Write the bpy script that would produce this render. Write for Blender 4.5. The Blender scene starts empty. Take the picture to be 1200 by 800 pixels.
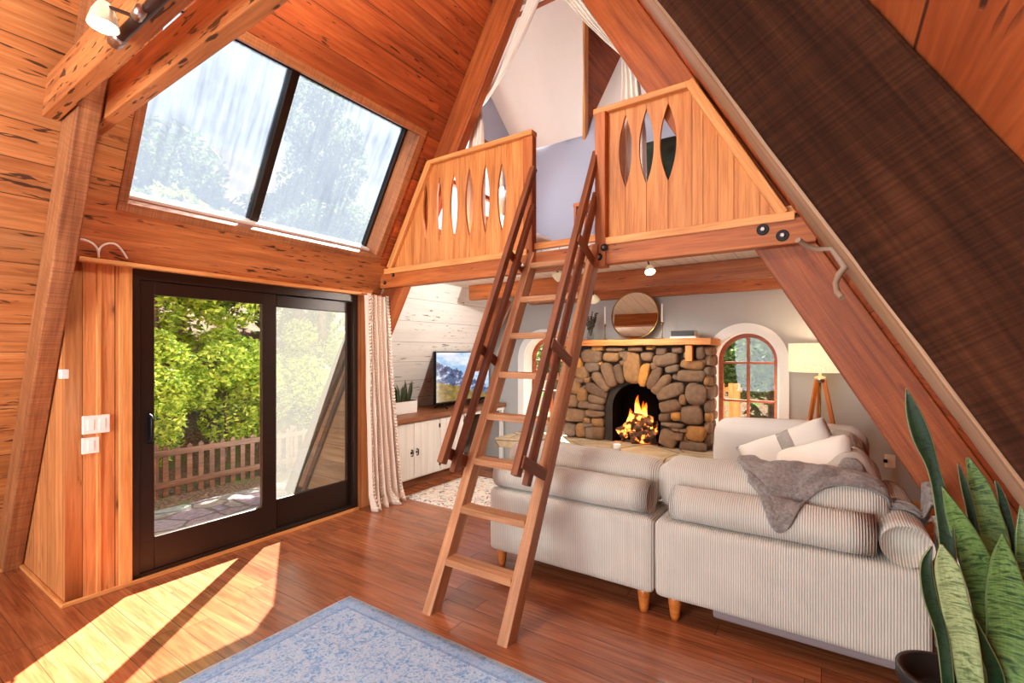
import bpy, bmesh, math, random
from mathutils import Matrix, Vector, noise as mnoise
random.seed(7)
sc = bpy.context.scene
C = sc.collection
# ------------------------------------------------------------------ camera, light, exposure
FPX, YAW, HOR, EYE = 557.0, math.radians(33.71), 412.34, 1.52
cd = bpy.data.cameras.new('camera'); cam = bpy.data.objects.new('camera', cd); C.objects.link(cam)
cam.location = (0, 0, EYE); cam.rotation_euler = (math.pi/2, 0, YAW)
cd.sensor_width = 36; cd.lens = FPX/1200*36; cd.shift_y = (HOR-400)/1200; cd.clip_start = .02; cd.clip_end = 300
sc.camera = cam
SUN_STRENGTH, SKY_STRENGTH, FILL_POWER, EXPOSURE = 31.0, 1.0, 170.0, 0.9
sun_dir = Vector((.635, -.772, -.947)).normalized()
sl = bpy.data.lights.new('sun', 'SUN'); sl.energy = SUN_STRENGTH; sl.angle = math.radians(.6); sl.color = (1, .94, .86)
sun = bpy.data.objects.new('sun', sl); C.objects.link(sun); sun.location = (-8, 9, 12)
sun.rotation_euler = sun_dir.to_track_quat('-Z', 'Y').to_euler()
w = bpy.data.worlds.new('sky'); sc.world = w; w.use_nodes = True
wn = w.node_tree; bg = wn.nodes['Background']; bg.inputs[1].default_value = SKY_STRENGTH
_tc = wn.nodes.new('ShaderNodeTexCoord'); _sx = wn.nodes.new('ShaderNodeSeparateXYZ'); _cr = wn.nodes.new('ShaderNodeValToRGB')
wn.links.new(_tc.outputs['Generated'], _sx.inputs[0]); wn.links.new(_sx.outputs[2], _cr.inputs[0]); wn.links.new(_cr.outputs[0], bg.inputs[0])
_cr.color_ramp.elements[0].position = .0; _cr.color_ramp.elements[0].color = (.93, .96, 1, 1)
_cr.color_ramp.elements[1].position = .9; _cr.color_ramp.elements[1].color = (.62, .80, 1, 1)
al = bpy.data.lights.new('gable_fill', 'AREA'); al.shape = 'RECTANGLE'; al.size = 3.4; al.size_y = 2.6; al.energy = FILL_POWER; al.color = (.9, .96, 1)  # added fill light behind the camera, at the unseen gable window
alo = bpy.data.objects.new('gable_fill', al); C.objects.link(alo); alo.location = (-1.9, -2.75, 1.75); alo.rotation_euler = (math.radians(90), 0, 0)
a2 = bpy.data.lights.new('dormer_daylight', 'AREA'); a2.shape = 'RECTANGLE'; a2.size = 1.3; a2.size_y = 1.4; a2.energy = 14; a2.color = (.84, .92, 1)
a2o = bpy.data.objects.new('dormer_daylight', a2); C.objects.link(a2o); a2o.location = (-3.75, 4.3, 3.45); a2o.rotation_euler = (0, math.radians(-90), 0)
vs = sc.view_settings; vs.view_transform = 'Standard'; vs.look = 'None'; vs.gamma = 1; vs.use_curve_mapping = False; vs.exposure = EXPOSURE

# ------------------------------------------------------------------ geometry of the house
K = .57735                       # 60 degree roof: X moves K per metre of height
DL, DR = -5.0, 1.19              # feet of the left and right roof boarding
IL, IR = -4.74, .945             # feet of the inner rafter faces
FARY, LOFTY, NEARY = 5.6, 3.2, -2.6
S60 = math.sin(math.radians(60))
APEX = (DR-DL)/2/K
cY, sY = math.cos(YAW), math.sin(YAW)
def ray(px, py):
    a = (px-600)/FPX
    return Vector((-sY+cY*a, cY+sY*a, (HOR-py)/FPX))
def atY(px, py, Y): r = ray(px, py); t = Y/r.y; return Vector((r.x*t, Y, EYE+r.z*t))
def atX(px, py, X): r = ray(px, py); t = X/r.x; return Vector((X, r.y*t, EYE+r.z*t))
def atR(px, py, A):
    r = ray(px, py); t = (A-K*EYE)/(r.x+K*r.z); return Vector((r.x*t, r.y*t, EYE+r.z*t))
def atd(px, py, d): r = ray(px, py); return Vector((r.x*d, r.y*d, EYE+r.z*d))

# ------------------------------------------------------------------ material helpers
def lin(r, g, b):
    f = lambda v: (v/255/12.92) if v/255 <= .04045 else ((v/255+.055)/1.055)**2.4
    return (f(r), f(g), f(b), 1)
class NT:
    def __init__(s, name):
        s.m = bpy.data.materials.new(name); s.m.use_nodes = True; s.t = s.m.node_tree
        s.b = s.t.nodes['Principled BSDF']; s.out = s.t.nodes['Material Output']
    def n(s, typ, **kw):
        x = s.t.nodes.new(typ)
        for k, v in kw.items(): setattr(x, k, v)
        return x
    def put(s, sock, v):
        if isinstance(v, bpy.types.NodeSocket): s.t.links.new(v, sock)
        else: sock.default_value = v
    def math(s, op, a, b=0.0, c=None):
        x = s.n('ShaderNodeMath', operation=op); s.put(x.inputs[0], a); s.put(x.inputs[1], b)
        if c is not None: s.put(x.inputs[2], c)
        return x.outputs[0]
    def vmath(s, op, a, b):
        x = s.n('ShaderNodeVectorMath', operation=op); s.put(x.inputs[0], a); s.put(x.inputs[1], b); return x.outputs[0]
    def mix(s, f, a, b, mode='MIX'):
        x = s.n('ShaderNodeMix', data_type='RGBA', blend_type=mode); s.put(x.inputs[0], f); s.put(x.inputs[6], a); s.put(x.inputs[7], b); return x.outputs[2]
    def ramp(s, f, stops, interp='LINEAR'):
        x = s.n('ShaderNodeValToRGB'); r = x.color_ramp; r.interpolation = interp
        while len(r.elements) < len(stops): r.elements.new(.5)
        for e, (p, c) in zip(r.elements, stops): e.position = p; e.color = c if len(c) == 4 else (*c, 1)
        s.put(x.inputs[0], f); return x.outputs[0]
    def step(s, f, a, b):
        x = s.n('ShaderNodeMapRange'); x.clamp = True; s.put(x.inputs[0], f); x.inputs[1].default_value = a; x.inputs[2].default_value = b; return x.outputs[0]
    def noise(s, v, scale=1.0, detail=4.0, rough=.55, dist=0.0):
        x = s.n('ShaderNodeTexNoise'); s.put(x.inputs['Vector'], v); x.inputs['Scale'].default_value = scale
        x.inputs['Detail'].default_value = detail; x.inputs['Roughness'].default_value = rough; x.inputs['Distortion'].default_value = dist; return x.outputs['Fac']
    def voro(s, v, scale=1.0, feature='F1'):
        x = s.n('ShaderNodeTexVoronoi', feature=feature); s.put(x.inputs['Vector'], v); x.inputs['Scale'].default_value = scale; return x
    def obj(s, rnd=True):
        tc = s.n('ShaderNodeTexCoord').outputs['Object']
        if not rnd: return tc
        r = s.n('ShaderNodeObjectInfo').outputs['Random']
        cx = s.n('ShaderNodeCombineXYZ'); s.put(cx.inputs[0], s.math('MULTIPLY', r, 37.)); s.put(cx.inputs[1], 0.0); s.put(cx.inputs[2], s.math('MULTIPLY', r, 17.))
        return s.vmath('ADD', tc, cx.outputs[0])
    def xyz(s, v):
        x = s.n('ShaderNodeSeparateXYZ'); s.put(x.inputs[0], v); return x.outputs
    def vec(s, a, b, c):
        x = s.n('ShaderNodeCombineXYZ')
        for i, v in enumerate((a, b, c)): s.put(x.inputs[i], v)
        return x.outputs[0]
    def bump(s, h, strength=.3, dist=.01):
        x = s.n('ShaderNodeBump'); x.inputs['Strength'].default_value = strength; x.inputs['Distance'].default_value = dist
        s.put(x.inputs['Height'], h); s.put(s.b.inputs['Normal'], x.outputs[0])
    def fin(s, col=None, rough=.5, spec=.5, metal=0.0):
        if col is not None: s.put(s.b.inputs['Base Color'], col)
        s.put(s.b.inputs['Roughness'], rough); s.put(s.b.inputs['Specular IOR Level'], spec); s.put(s.b.inputs['Metallic'], metal); return s.m
def plain(name, rgb, rough=.5, metal=0.0, spec=.5, var=.06):
    t = NT(name); f = t.noise(t.obj(False), 9, 3)
    c = lin(*rgb); col = t.mix(f, tuple(x*(1-var) for x in c[:3])+(1,), tuple(min(1, x*(1+var)) for x in c[:3])+(1,))
    return t.fin(col, rough, spec, metal)
def wood(name, dark, mid, light, plank=0.0, pits=0.0, knots=.5, saw=0.0, rough=.5, end=0.0, seam=.0035, gs=1.0, bump=.25, var=.25, paint=False):
    """grain runs along the object's own X; planks are laid side by side along its Y"""
    t = NT(name); v = t.obj(True)
    o = t.xyz(t.obj(False)); seamf = None; rowv = None
    if plank:
        q = t.math('DIVIDE', o[1], plank); row = t.math('FLOOR', q)
        wn_ = t.n('ShaderNodeTexWhiteNoise', noise_dimensions='1D'); t.put(wn_.inputs['W'], row); rowv = wn_.outputs['Value']
        fr = t.math('SUBTRACT', q, row); e = t.math('MINIMUM', fr, t.math('SUBTRACT', 1.0, fr))
        seamf = t.step(t.math('MULTIPLY', e, plank), seam, seam*.35)
        shift = t.math('MULTIPLY', rowv, 23.)
        if end:
            xx = t.math('ADD', t.math('DIVIDE', o[0], end), t.math('MULTIPLY', rowv, 7.3)); xf = t.math('FRACT', xx)
            ee = t.math('MULTIPLY', t.math('MINIMUM', xf, t.math('SUBTRACT', 1.0, xf)), end)
            seamf = t.math('MAXIMUM', seamf, t.step(ee, seam, seam*.35))
            w2 = t.n('ShaderNodeTexWhiteNoise', noise_dimensions='2D'); t.put(w2.inputs['Vector'], t.vec(row, t.math('FLOOR', xx), 0.0)); rowv = w2.outputs['Value']
            shift = t.math('MULTIPLY', rowv, 23.)
        v = t.vmath('ADD', v, t.vec(shift, 0.0, t.math('MULTIPLY', rowv, 5.)))
    g = t.noise(t.vmath('MULTIPLY', v, (1.0*gs, 15*gs, 15*gs)), 1.4, 5, .6, .7)
    fine = t.noise(t.vmath('MULTIPLY', v, (4., 120., 120.)), 1., 3)
    blot = t.noise(t.vmath('MULTIPLY', v, (1., 2.5, 2.5)), 1.3, 2)
    col = t.ramp(g, [(.28, lin(*dark)), (.5, lin(*mid)), (.72, lin(*light))])
    col = t.mix(.2 if paint else 1.0, col, t.ramp(fine, [(.3, (.80, .78, .76)), (.6, (1.04, 1.04, 1.04))]), 'MULTIPLY')
    col = t.mix(1.0, col, t.ramp(blot, [(.3, (1-var*.8,)*3), (.7, (1+var*.4,)*3)]), 'MULTIPLY')
    if rowv is not None:
        col = t.mix(1.0, col, t.ramp(rowv, [(0., (1-var,)*3), (1., (1+var*.5,)*3)]), 'MULTIPLY')
    h = t.math('MULTIPLY', g, .3)
    dk = (.035, .014, .006, 1) if not paint else (.12, .07, .04, 1)
    if knots:
        vv = t.voro(t.vmath('ADD', t.vmath('MULTIPLY', v, (1.15, 2.9, 2.9)), t.vec(t.math('MULTIPLY', blot, .12), 0., 0.)), 1.0)
        d = vv.outputs['Distance']
        ring = t.step(d, .16*knots, .07*knots); core = t.step(d, .075*knots, .05*knots)
        col = t.mix(t.math('MULTIPLY', ring, .55), col, tuple(x*.45 for x in lin(*dark)[:3])+(1,)); col = t.mix(t.math('MULTIPLY', core, .85), col, dk)
    if pits:
        pn = t.noise(t.vmath('MULTIPLY', v, (7., 46., 46.)), 1., 2, .5, .3)
        zone = t.noise(t.vmath('MULTIPLY', v, (1.2, 4., 4.)), 1., 2)
        p = t.math('MULTIPLY', t.step(pn, .655-.025*pits, .70-.025*pits), t.step(zone, .52-.06*pits, .61-.06*pits))
        col = t.mix(t.math('MULTIPLY', p, .9), col, dk); h = t.math('SUBTRACT', h, t.math('MULTIPLY', p, 1.4))
    if saw:
        wv = t.noise(t.vmath('MULTIPLY', v, (210., 3.5, 3.5)), 1., 2, .5)
        wv2 = t.noise(t.vmath('MULTIPLY', v, (3., 150., 150.)), 1., 2, .5)
        sw = t.math('MULTIPLY', t.step(wv, .36, .64), t.math('MULTIPLY_ADD', t.step(wv2, .3, .65), .45, .55))
        col = t.mix(saw, col, t.mix(sw, (.45, .42, .40, 1), (1.25, 1.22, 1.2, 1)), 'MULTIPLY'); h = t.math('ADD', h, t.math('MULTIPLY', sw, saw*.8))
    if seamf is not None:
        col = t.mix(t.math('MULTIPLY', seamf, .85), col, (.02, .008, .004, 1) if not paint else (.2, .18, .15, 1)); h = t.math('SUBTRACT', h, t.math('MULTIPLY', seamf, 1.2))
    t.bump(h, bump, .008)
    return t.fin(col, rough, 1.0 if rough < .25 else .4 if rough < .6 else .12)

M = {}
M['pecky'] = wood('pecky_planks', (172, 100, 50), (206, 134, 74), (222, 156, 96), plank=.195, pits=1.6, knots=.7, var=.22)
M['deck'] = wood('cedar_boards', (140, 62, 28), (182, 88, 42), (204, 112, 58), plank=.2, pits=.9, knots=1.15, var=.3)
M['pecky_plain'] = wood('pecky_single', (164, 92, 46), (200, 122, 66), (216, 142, 82), pits=2.0, knots=.6, var=.2)
M['wallboard'] = wood('upright_boards', (178, 104, 54), (208, 134, 76), (222, 154, 96), plank=.16, pits=.15, knots=.7, var=.14)
M['honey'] = wood('honey_boards', (176, 100, 46), (208, 132, 68), (224, 156, 90), knots=.75, var=.2)
M['honey_trim'] = wood('honey_trim', (192, 120, 60), (222, 150, 84), (234, 172, 106), knots=.2, var=.1)
M['beam'] = wood('beam_timber', (140, 68, 28), (174, 94, 42), (196, 118, 58), knots=.5, pits=.15, var=.25)
M['beamred'] = wood('rafter_timber', (124, 56, 22), (158, 80, 34), (178, 98, 46), knots=.35, var=.25, saw=.15)
M['rough'] = wood('rough_sawn', (140, 84, 48), (174, 110, 66), (196, 134, 86), knots=.25, saw=.5, var=.2)
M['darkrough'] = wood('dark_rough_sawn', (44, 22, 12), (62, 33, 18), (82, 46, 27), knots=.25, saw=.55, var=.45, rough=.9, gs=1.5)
M['litedge'] = wood('lit_edge_timber', (108, 74, 48), (140, 102, 70), (166, 128, 94), knots=.2, var=.3)  # paler timber tone, with light from below put into the colour
M['ladder'] = wood('ladder_timber', (146, 96, 60), (180, 124, 82), (202, 148, 106), knots=.55, var=.2, saw=.12)
M['rail'] = wood('handrail_timber', (96, 50, 28), (126, 70, 40), (150, 92, 58), knots=.2, var=.2)
M['mantel'] = wood('mantel_timber', (176, 96, 40), (212, 132, 62), (228, 156, 84), knots=.5, pits=.3, var=.2)
M['floor'] = wood('floor_planks', (126, 66, 36), (158, 90, 54), (178, 110, 70), plank=.13, end=1.7, knots=0, rough=.22, seam=.0022, gs=1.6, bump=.12, var=.2)
M['counter'] = wood('counter_timber', (104, 58, 34), (136, 82, 52), (160, 104, 70), knots=.2, rough=.4)
M['whiteplank'] = wood('white_planks', (226, 222, 215), (236, 233, 227), (240, 238, 233), plank=.27, pits=1.0, knots=.3, var=.03, paint=True, rough=.5)
M['whiteceil'] = wood('white_ceiling', (222, 212, 196), (236, 227, 212), (240, 232, 220), plank=.16, knots=0, var=.04, paint=True)
M['whitewood'] = wood('white_cabinet_paint', (224, 216, 204), (234, 228, 218), (238, 232, 224), plank=.105, seam=.0016, knots=0, var=.02, paint=True, rough=.4)
M['fence'] = wood('fence_timber', (70, 48, 34), (98, 68, 48), (120, 88, 64), knots=.3, var=.3)
M['shedboard'] = wood('porch_boards', (150, 118, 80), (186, 152, 108), (204, 174, 130), plank=.18, knots=.5, var=.2)
M['orangeleg'] = wood('sofa_leg_wood', (170, 92, 36), (196, 112, 48), (210, 130, 62), knots=0, var=.05, rough=.3)
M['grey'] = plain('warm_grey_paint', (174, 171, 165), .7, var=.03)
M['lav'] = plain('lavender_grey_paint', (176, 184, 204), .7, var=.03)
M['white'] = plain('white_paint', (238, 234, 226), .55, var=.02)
M['dormer'] = plain('dormer_plaster', (236, 230, 220), .7, var=.03)
M['blackframe'] = plain('dark_bronze_frame', (42, 28, 20), .35, .3)
M['blackmetal'] = plain('black_metal', (24, 22, 22), .4, .6)
M['conduit'] = plain('dark_conduit', (60, 40, 34), .4, .5)
M['steel'] = plain('brushed_steel', (190, 186, 180), .3, 1.0)
M['plastic'] = plain('white_plastic', (244, 238, 228), .35, var=.01)
M['winframe'] = wood('window_frame_wood', (128, 58, 24), (156, 74, 34), (172, 90, 44), knots=0, var=.1)
M['cream'] = plain('cream_linen', (232, 222, 208), .85)
M['wax'] = plain('white_wax', (240, 236, 228), .5)
M['brass'] = plain('aged_brass', (150, 118, 70), .3, 1.0)
M['curtainwhite'] = plain('white_sheer_cloth', (236, 230, 220), .9)
M['pot'] = plain('black_pot', (26, 28, 28), .35)
M['soil'] = plain('dark_soil', (48, 36, 28), .95, var=.3)
M['greyfelt'] = plain('grey_lavender_fabric', (128, 116, 116), .9)
M['book_black'] = plain('black_book_cloth', (34, 32, 32), .6)
M['book_white'] = plain('white_book_paper', (232, 226, 214), .7)
M['green'] = plain('dark_green_velvet', (64, 88, 80), .8, var=.3)
M['hearth'] = None; 

def glassmat(name, tint=(1, 1, 1, 1), haze=0.0, hazecol=(.9, .93, .95, 1), streak=False):
    t = NT(name); t.t.nodes.remove(t.b)
    tr = t.n('ShaderNodeBsdfTransparent'); tr.inputs[0].default_value = tint
    gl = t.n('ShaderNodeBsdfGlossy'); gl.inputs['Roughness'].default_value = .02
    mx = t.n('ShaderNodeMixShader'); mx.inputs[0].default_value = .018
    t.t.links.new(tr.outputs[0], mx.inputs[1]); t.t.links.new(gl.outputs[0], mx.inputs[2]); last = mx.outputs[0]
    if haze:
        tl = t.n('ShaderNodeBsdfTranslucent'); tl.inputs[0].default_value = hazecol
        m2 = t.n('ShaderNodeMixShader')
        if streak:
            v = t.obj(False); f1 = t.noise(t.vmath('MULTIPLY', v, (26., 2., 1.)), 1., 4); f2 = t.noise(v, 2.2, 4)
            f = t.math('MULTIPLY_ADD', t.math('ADD', f1, f2), .7, haze-.7)
            t.put(m2.inputs[0], t.math('MINIMUM', t.math('MAXIMUM', f, .12), .95))
        else: m2.inputs[0].default_value = haze
        t.t.links.new(last, m2.inputs[1]); t.t.links.new(tl.outputs[0], m2.inputs[2]); last = m2.outputs[0]
    t.t.links.new(last, t.out.inputs[0]); return t.m
M['glass'] = glassmat('clear_glass')
M['skyglass'] = glassmat('dusty_skylight_glass', haze=.56, hazecol=(.085, .10, .125, 1), streak=True)
M['screen'] = glassmat('insect_screen', haze=.28, hazecol=(.2, .2, .18, 1))
M['vaseglass'] = glassmat('bottle_glass', tint=(.85, .88, .86, 1))
def emit(name, rgb, strength):
    t = NT(name); t.b.inputs['Emission Color'].default_value = (*rgb, 1); t.b.inputs['Emission Strength'].default_value = strength
    t.b.inputs['Base Color'].default_value = (.8, .8, .8, 1); return t.m
M['bulb'] = emit('lamp_glow', (1, .92, .80), 48.0)
def cord(name, axis, base, dark, pitch=.0112):
    t = NT(name); o = t.xyz(t.obj(False)); ph = t.math('MULTIPLY', o[axis], 2*math.pi/pitch)
    s_ = t.math('MULTIPLY_ADD', t.math('SINE', ph), .5, .5); n_ = t.noise(t.obj(True), 6, 3)
    col = t.mix(t.step(s_, .0, .55), lin(*dark), lin(*base)); col = t.mix(1.0, col, t.ramp(n_, [(.3, (.93, .93, .93)), (.7, (1.03, 1.03, 1.03))]), 'MULTIPLY')
    t.bump(s_, .6, .006); t.b.inputs['Sheen Weight'].default_value = .25
    return t.fin(col, .9, .2)
M['cordx'] = cord('corduroy_across', 0, (212, 204, 190), (174, 164, 149))
M['cordy'] = cord('corduroy_along', 1, (212, 204, 190), (174, 164, 149))
M['cordplain'] = plain('smooth_corduroy', (206, 196, 186), .9)

# ------------------------------------------------------------------ object helpers
def thing(name, label, cat, loc=(0, 0, 0), group=None):
    o = bpy.data.objects.new(name, None); o.empty_display_size = .05; C.objects.link(o); o.location = loc
    o['label'] = label; o['category'] = cat
    if group: o['group'] = group
    return o
def tag(o, label, cat, group=None):
    o['label'] = label; o['category'] = cat
    if group: o['group'] = group
    return o
def struct(o): o['kind'] = 'structure'; return o
def link(name, me, mat, parent=None, mw=None, smooth=False):
    o = bpy.data.objects.new(name, me); C.objects.link(o)
    if mat is not None: me.materials.append(mat)
    if mw is not None: o.matrix_world = mw
    if parent is not None:
        o.parent = parent; o.matrix_parent_inverse = pinv(parent)
    if smooth:
        for p in me.polygons: p.use_smooth = True
    return o
def pinv(p):
    m = p.matrix_basis.copy(); q = p
    while q.parent is not None:
        m = q.parent.matrix_basis @ (Matrix.Identity(4) if q.parent is None else q.matrix_parent_inverse) @ m if False else (world_of(q)); break
    return world_of(p).inverted()
def world_of(o):
    m = o.matrix_basis.copy()
    if o.parent is not None: m = world_of(o.parent) @ o.matrix_parent_inverse @ m
    return m
def from_bm(name, bm, mat, parent=None, mw=None, smooth=False):
    me = bpy.data.meshes.new(name); bmesh.ops.recalc_face_normals(bm, faces=bm.faces); bm.to_mesh(me); bm.free()
    return link(name, me, mat, parent, mw, smooth)
W = Matrix.Identity(4)
def frame(o, ex, ey):
    ex = Vector(ex).normalized(); ey = Vector(ey); ey = (ey-ex*ey.dot(ex)).normalized(); ez = ex.cross(ey)
    m = Matrix((ex, ey, ez)).transposed().to_4x4(); m.translation = Vector(o); return m
def obox(name, lo, hi, mat, parent=None, F=W, bev=.004, segs=2, wane=0.0, grain=None, verts=None):
    """box between lo and hi in frame F; its own X runs along its longest side (or the grain axis)"""
    lo = Vector(lo); hi = Vector(hi); d = hi-lo
    order = sorted(range(3), key=lambda i: -abs(d[i]))
    if grain is not None: order.remove(grain); order.insert(0, grain)
    R3 = F.to_3x3(); ax = [R3.col[i].copy() for i in order]; dims = [abs(d[i]) for i in order]
    m = frame(F @ ((lo+hi)/2), ax[0], ax[1])
    bm = bmesh.new(); bmesh.ops.create_cube(bm, size=1)
    for v in bm.verts: v.co = Vector((v.co.x*dims[0], v.co.y*dims[1], v.co.z*dims[2]))
    b = min(bev, min(dims)*.3)
    if wane:
        long_e = [e for e in bm.edges if abs((e.verts[0].co-e.verts[1].co).x) > dims[0]*.9]
        bmesh.ops.subdivide_edges(bm, edges=long_e, cuts=int(dims[0]/.05), use_grid_fill=True)
        sd = random.random()*50
        for v in bm.verts:
            n = mnoise.noise_vector(Vector((v.co.x*4+sd, v.co.y*3, v.co.z*3)))+.5*mnoise.noise_vector(Vector((v.co.x*14+sd, v.co.y*3, v.co.z*3)))
            v.co.y += n.y*wane; v.co.z += n.z*wane
    if b > 0:
        es = [e for e in bm.edges if len(e.link_faces) == 2 and e.calc_face_angle(0) > .6]
        bmesh.ops.bevel(bm, geom=es, offset=b, segments=segs, affect='EDGES', profile=.5)
    return from_bm(name, bm, mat, parent, m)
def beam(name, p0, p1, wd, ht, mat, parent=None, up=(0, 0, 1), bev=.006, wane=0.0):
    p0 = Vector(p0); p1 = Vector(p1); F = frame((p0+p1)/2, p1-p0, up); L = (p1-p0).length
    return obox(name, (-L/2, -ht/2, -wd/2), (L/2, ht/2, wd/2), mat, parent, F, bev, wane=wane, grain=0)
def curve_mesh(cu, name):
    o = bpy.data.objects.new('tmp', cu); C.objects.link(o)
    dg = bpy.context.evaluated_depsgraph_get(); me = bpy.data.meshes.new_from_object(o.evaluated_get(dg)); me.name = name
    bpy.data.objects.remove(o); bpy.data.curves.remove(cu); me.materials.clear(); return me
def plate(name, loops, th, F, mat, parent=None, off=0.0, bev=0.0):
    """flat slab with holes: loops of 2-D points in frame F, thickness th centred at off along F's z"""
    cu = bpy.data.curves.new(name, 'CURVE'); cu.dimensions = '2D'; cu.fill_mode = 'BOTH'; cu.extrude = max(th/2-bev, .0001); cu.bevel_depth = bev
    if bev: cu.offset = -bev
    for lp in loops:
        s_ = cu.splines.new('POLY'); s_.points.add(len(lp)-1)
        for p, q in zip(s_.points, lp): p.co = (q[0], q[1], 0, 1)
        s_.use_cyclic_u = True
    me = curve_mesh(cu, name)
    return link(name, me, mat, parent, F @ Matrix.Translation((0, 0, off)))
def tube(name, pts, r, mat, parent=None, rs=None, res=5, smooth=True, cyclic=False, typ='POLY'):
    cu = bpy.data.curves.new(name, 'CURVE'); cu.dimensions = '3D'; cu.bevel_depth = r; cu.bevel_resolution = res; cu.use_fill_caps = True
    s_ = cu.splines.new('NURBS' if typ == 'NURBS' else 'POLY'); s_.points.add(len(pts)-1)
    for i, (p, q) in enumerate(zip(s_.points, pts)): p.co = (*q, 1); p.radius = rs[i] if rs else 1
    s_.use_cyclic_u = cyclic
    if typ == 'NURBS': s_.use_endpoint_u = True; s_.order_u = 3; s_.resolution_u = 6
    return link(name, curve_mesh(cu, name), mat, parent, smooth=smooth)
def lathe(name, prof, loc, mat, parent=None, n=28, axis=None, smooth=True, mw=None):
    bm = bmesh.new(); rings = []
    for r, z in prof:
        rings.append([bm.verts.new((max(r, .0003)*math.cos(2*math.pi*i/n), max(r, .0003)*math.sin(2*math.pi*i/n), z)) for i in range(n)])
    for a, b in zip(rings, rings[1:]):
        for i in range(n): bm.faces.new((a[i], a[(i+1) % n], b[(i+1) % n], b[i]))
    bm.faces.new(rings[0]); bm.faces.new(rings[-1])
    m = mw if mw is not None else Matrix.Translation(loc)
    if axis is not None: m = Matrix.Translation(loc) @ Vector(axis).to_track_quat('Z', 'Y').to_matrix().to_4x4()
    o = from_bm(name, bm, mat, parent, m, smooth)
    return o
def soft(name, center, half, r, mat, parent=None, n=14, puff=.0, wrinkle=.0, rot=None, seed=0.0, shear=None, wf=5.0):
    """upholstered block: rounded box that swells in the middle, with creases"""
    bm = bmesh.new(); h = Vector(half); r = min(r, min(h)*.98)
    V = {}
    def vert(p):
        k = (round(p[0], 5), round(p[1], 5), round(p[2], 5))
        if k not in V: V[k] = bm.verts.new(p)
        return V[k]
    for ax in range(3):
        for sg in (-1, 1):
            for i in range(n):
                for j in range(n):
                    q = []
                    for (a, b) in ((i, j), (i+1, j), (i+1, j+1), (i, j+1)):
                        p = [0, 0, 0]; p[ax] = sg; p[(ax+1) % 3] = -1+2*a/n; p[(ax+2) % 3] = -1+2*b/n; q.append(vert(p))
                    bm.faces.new(q)
    for v in bm.verts:
        u = v.co.copy()
        # denser samples near the edges
        e = Vector([math.sin(c*math.pi/2) for c in u]); p = Vector([e[i]*h[i] for i in range(3)])
        inn = Vector([max(-(h[i]-r), min(h[i]-r, p[i])) for i in range(3)]); dd = p-inn
        if dd.length > 1e-6: p = inn+dd.normalized()*r
        bul = (1-e.x**2*.9)*(1-e.y**2*.9)*(1-e.z**2*.9)
        nrm = Vector([e[i]/h[i] for i in range(3)]); mi = max(range(3), key=lambda i: abs(e[i]))
        p[mi] += math.copysign(puff*max(0, (1-e[(mi+1) % 3]**2)*(1-e[(mi+2) % 3]**2)), e[mi])
        if wrinkle:
            q = p*wf+Vector((seed, seed*1.7, 0)); p += mnoise.noise_vector(q)*wrinkle+mnoise.noise_vector(q*2.3)*wrinkle*.5
        v.co = p
    m = Matrix.Translation(center)
    if rot is not None: m = m @ rot
    return from_bm(name, bm, mat, parent, m, True)
def bolster(name, p0, p1, r, mat, parent, seed=0.0):
    p0 = Vector(p0); p1 = Vector(p1); L = (p1-p0).length
    bm = bmesh.new(); n = 28; rings = []; prof = []
    for k in range(9): a = math.pi/2*k/8; prof.append((-L/2+.085*(1-math.sin(a)), r*(.42+.58*math.cos(math.pi/2-a)**.8) if k else r*.25))
    for k in range(1, 24): prof.append((-L/2+.085+(L-.17)*k/24, r))
    prof += [(-x, q) for x, q in reversed(prof[:9])]
    ax = (p1-p0).normalized()
    e = Vector((0, 0, 1)); s_ = ax.cross(e)
    for x, q in prof:
        ring = []
        for i in range(n):
            a = 2*math.pi*i/n; c = ax*x+(s_*math.cos(a)*1.05+e*math.sin(a)*.97)*q
            c += mnoise.noise_vector(c*4+Vector((seed, 0, 0)))*.008; ring.append(bm.verts.new(c))
        rings.append(ring)
    for a, b in zip(rings, rings[1:]):
        for i in range(n): bm.faces.new((a[i], a[(i+1) % n], b[(i+1) % n], b[i]))
    bm.faces.new(rings[0]); bm.faces.new(rings[-1])
    return from_bm(name, bm, mat, parent, Matrix.Translation((p0+p1)/2), True)
def gridmesh(name, f, nu, nv, mat, parent=None, thick=0.0, smooth=True, uv=False):
    bm = bmesh.new(); g = [[bm.verts.new(f(i/nu, j/nv)) for i in range(nu+1)] for j in range(nv+1)]
    ul = bm.loops.layers.uv.new('uv') if uv else None
    for j in range(nv):
        for i in range(nu):
            fc = bm.faces.new((g[j][i], g[j][i+1], g[j+1][i+1], g[j+1][i]))
            if uv:
                for lp, (a, b) in zip(fc.loops, ((i, j), (i+1, j), (i+1, j+1), (i, j+1))): lp[ul].uv = (a/nu, b/nv)
    if thick:
        me = bpy.data.meshes.new(name); bm.to_mesh(me); bm.free(); o = link(name, me, mat, parent, smooth=smooth)
        md = o.modifiers.new('thickness', 'SOLIDIFY'); md.thickness = thick; md.offset = 0; return o
    me = bpy.data.meshes.new(name); bm.to_mesh(me); bm.free(); return link(name, me, mat, parent, smooth=smooth)

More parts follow.
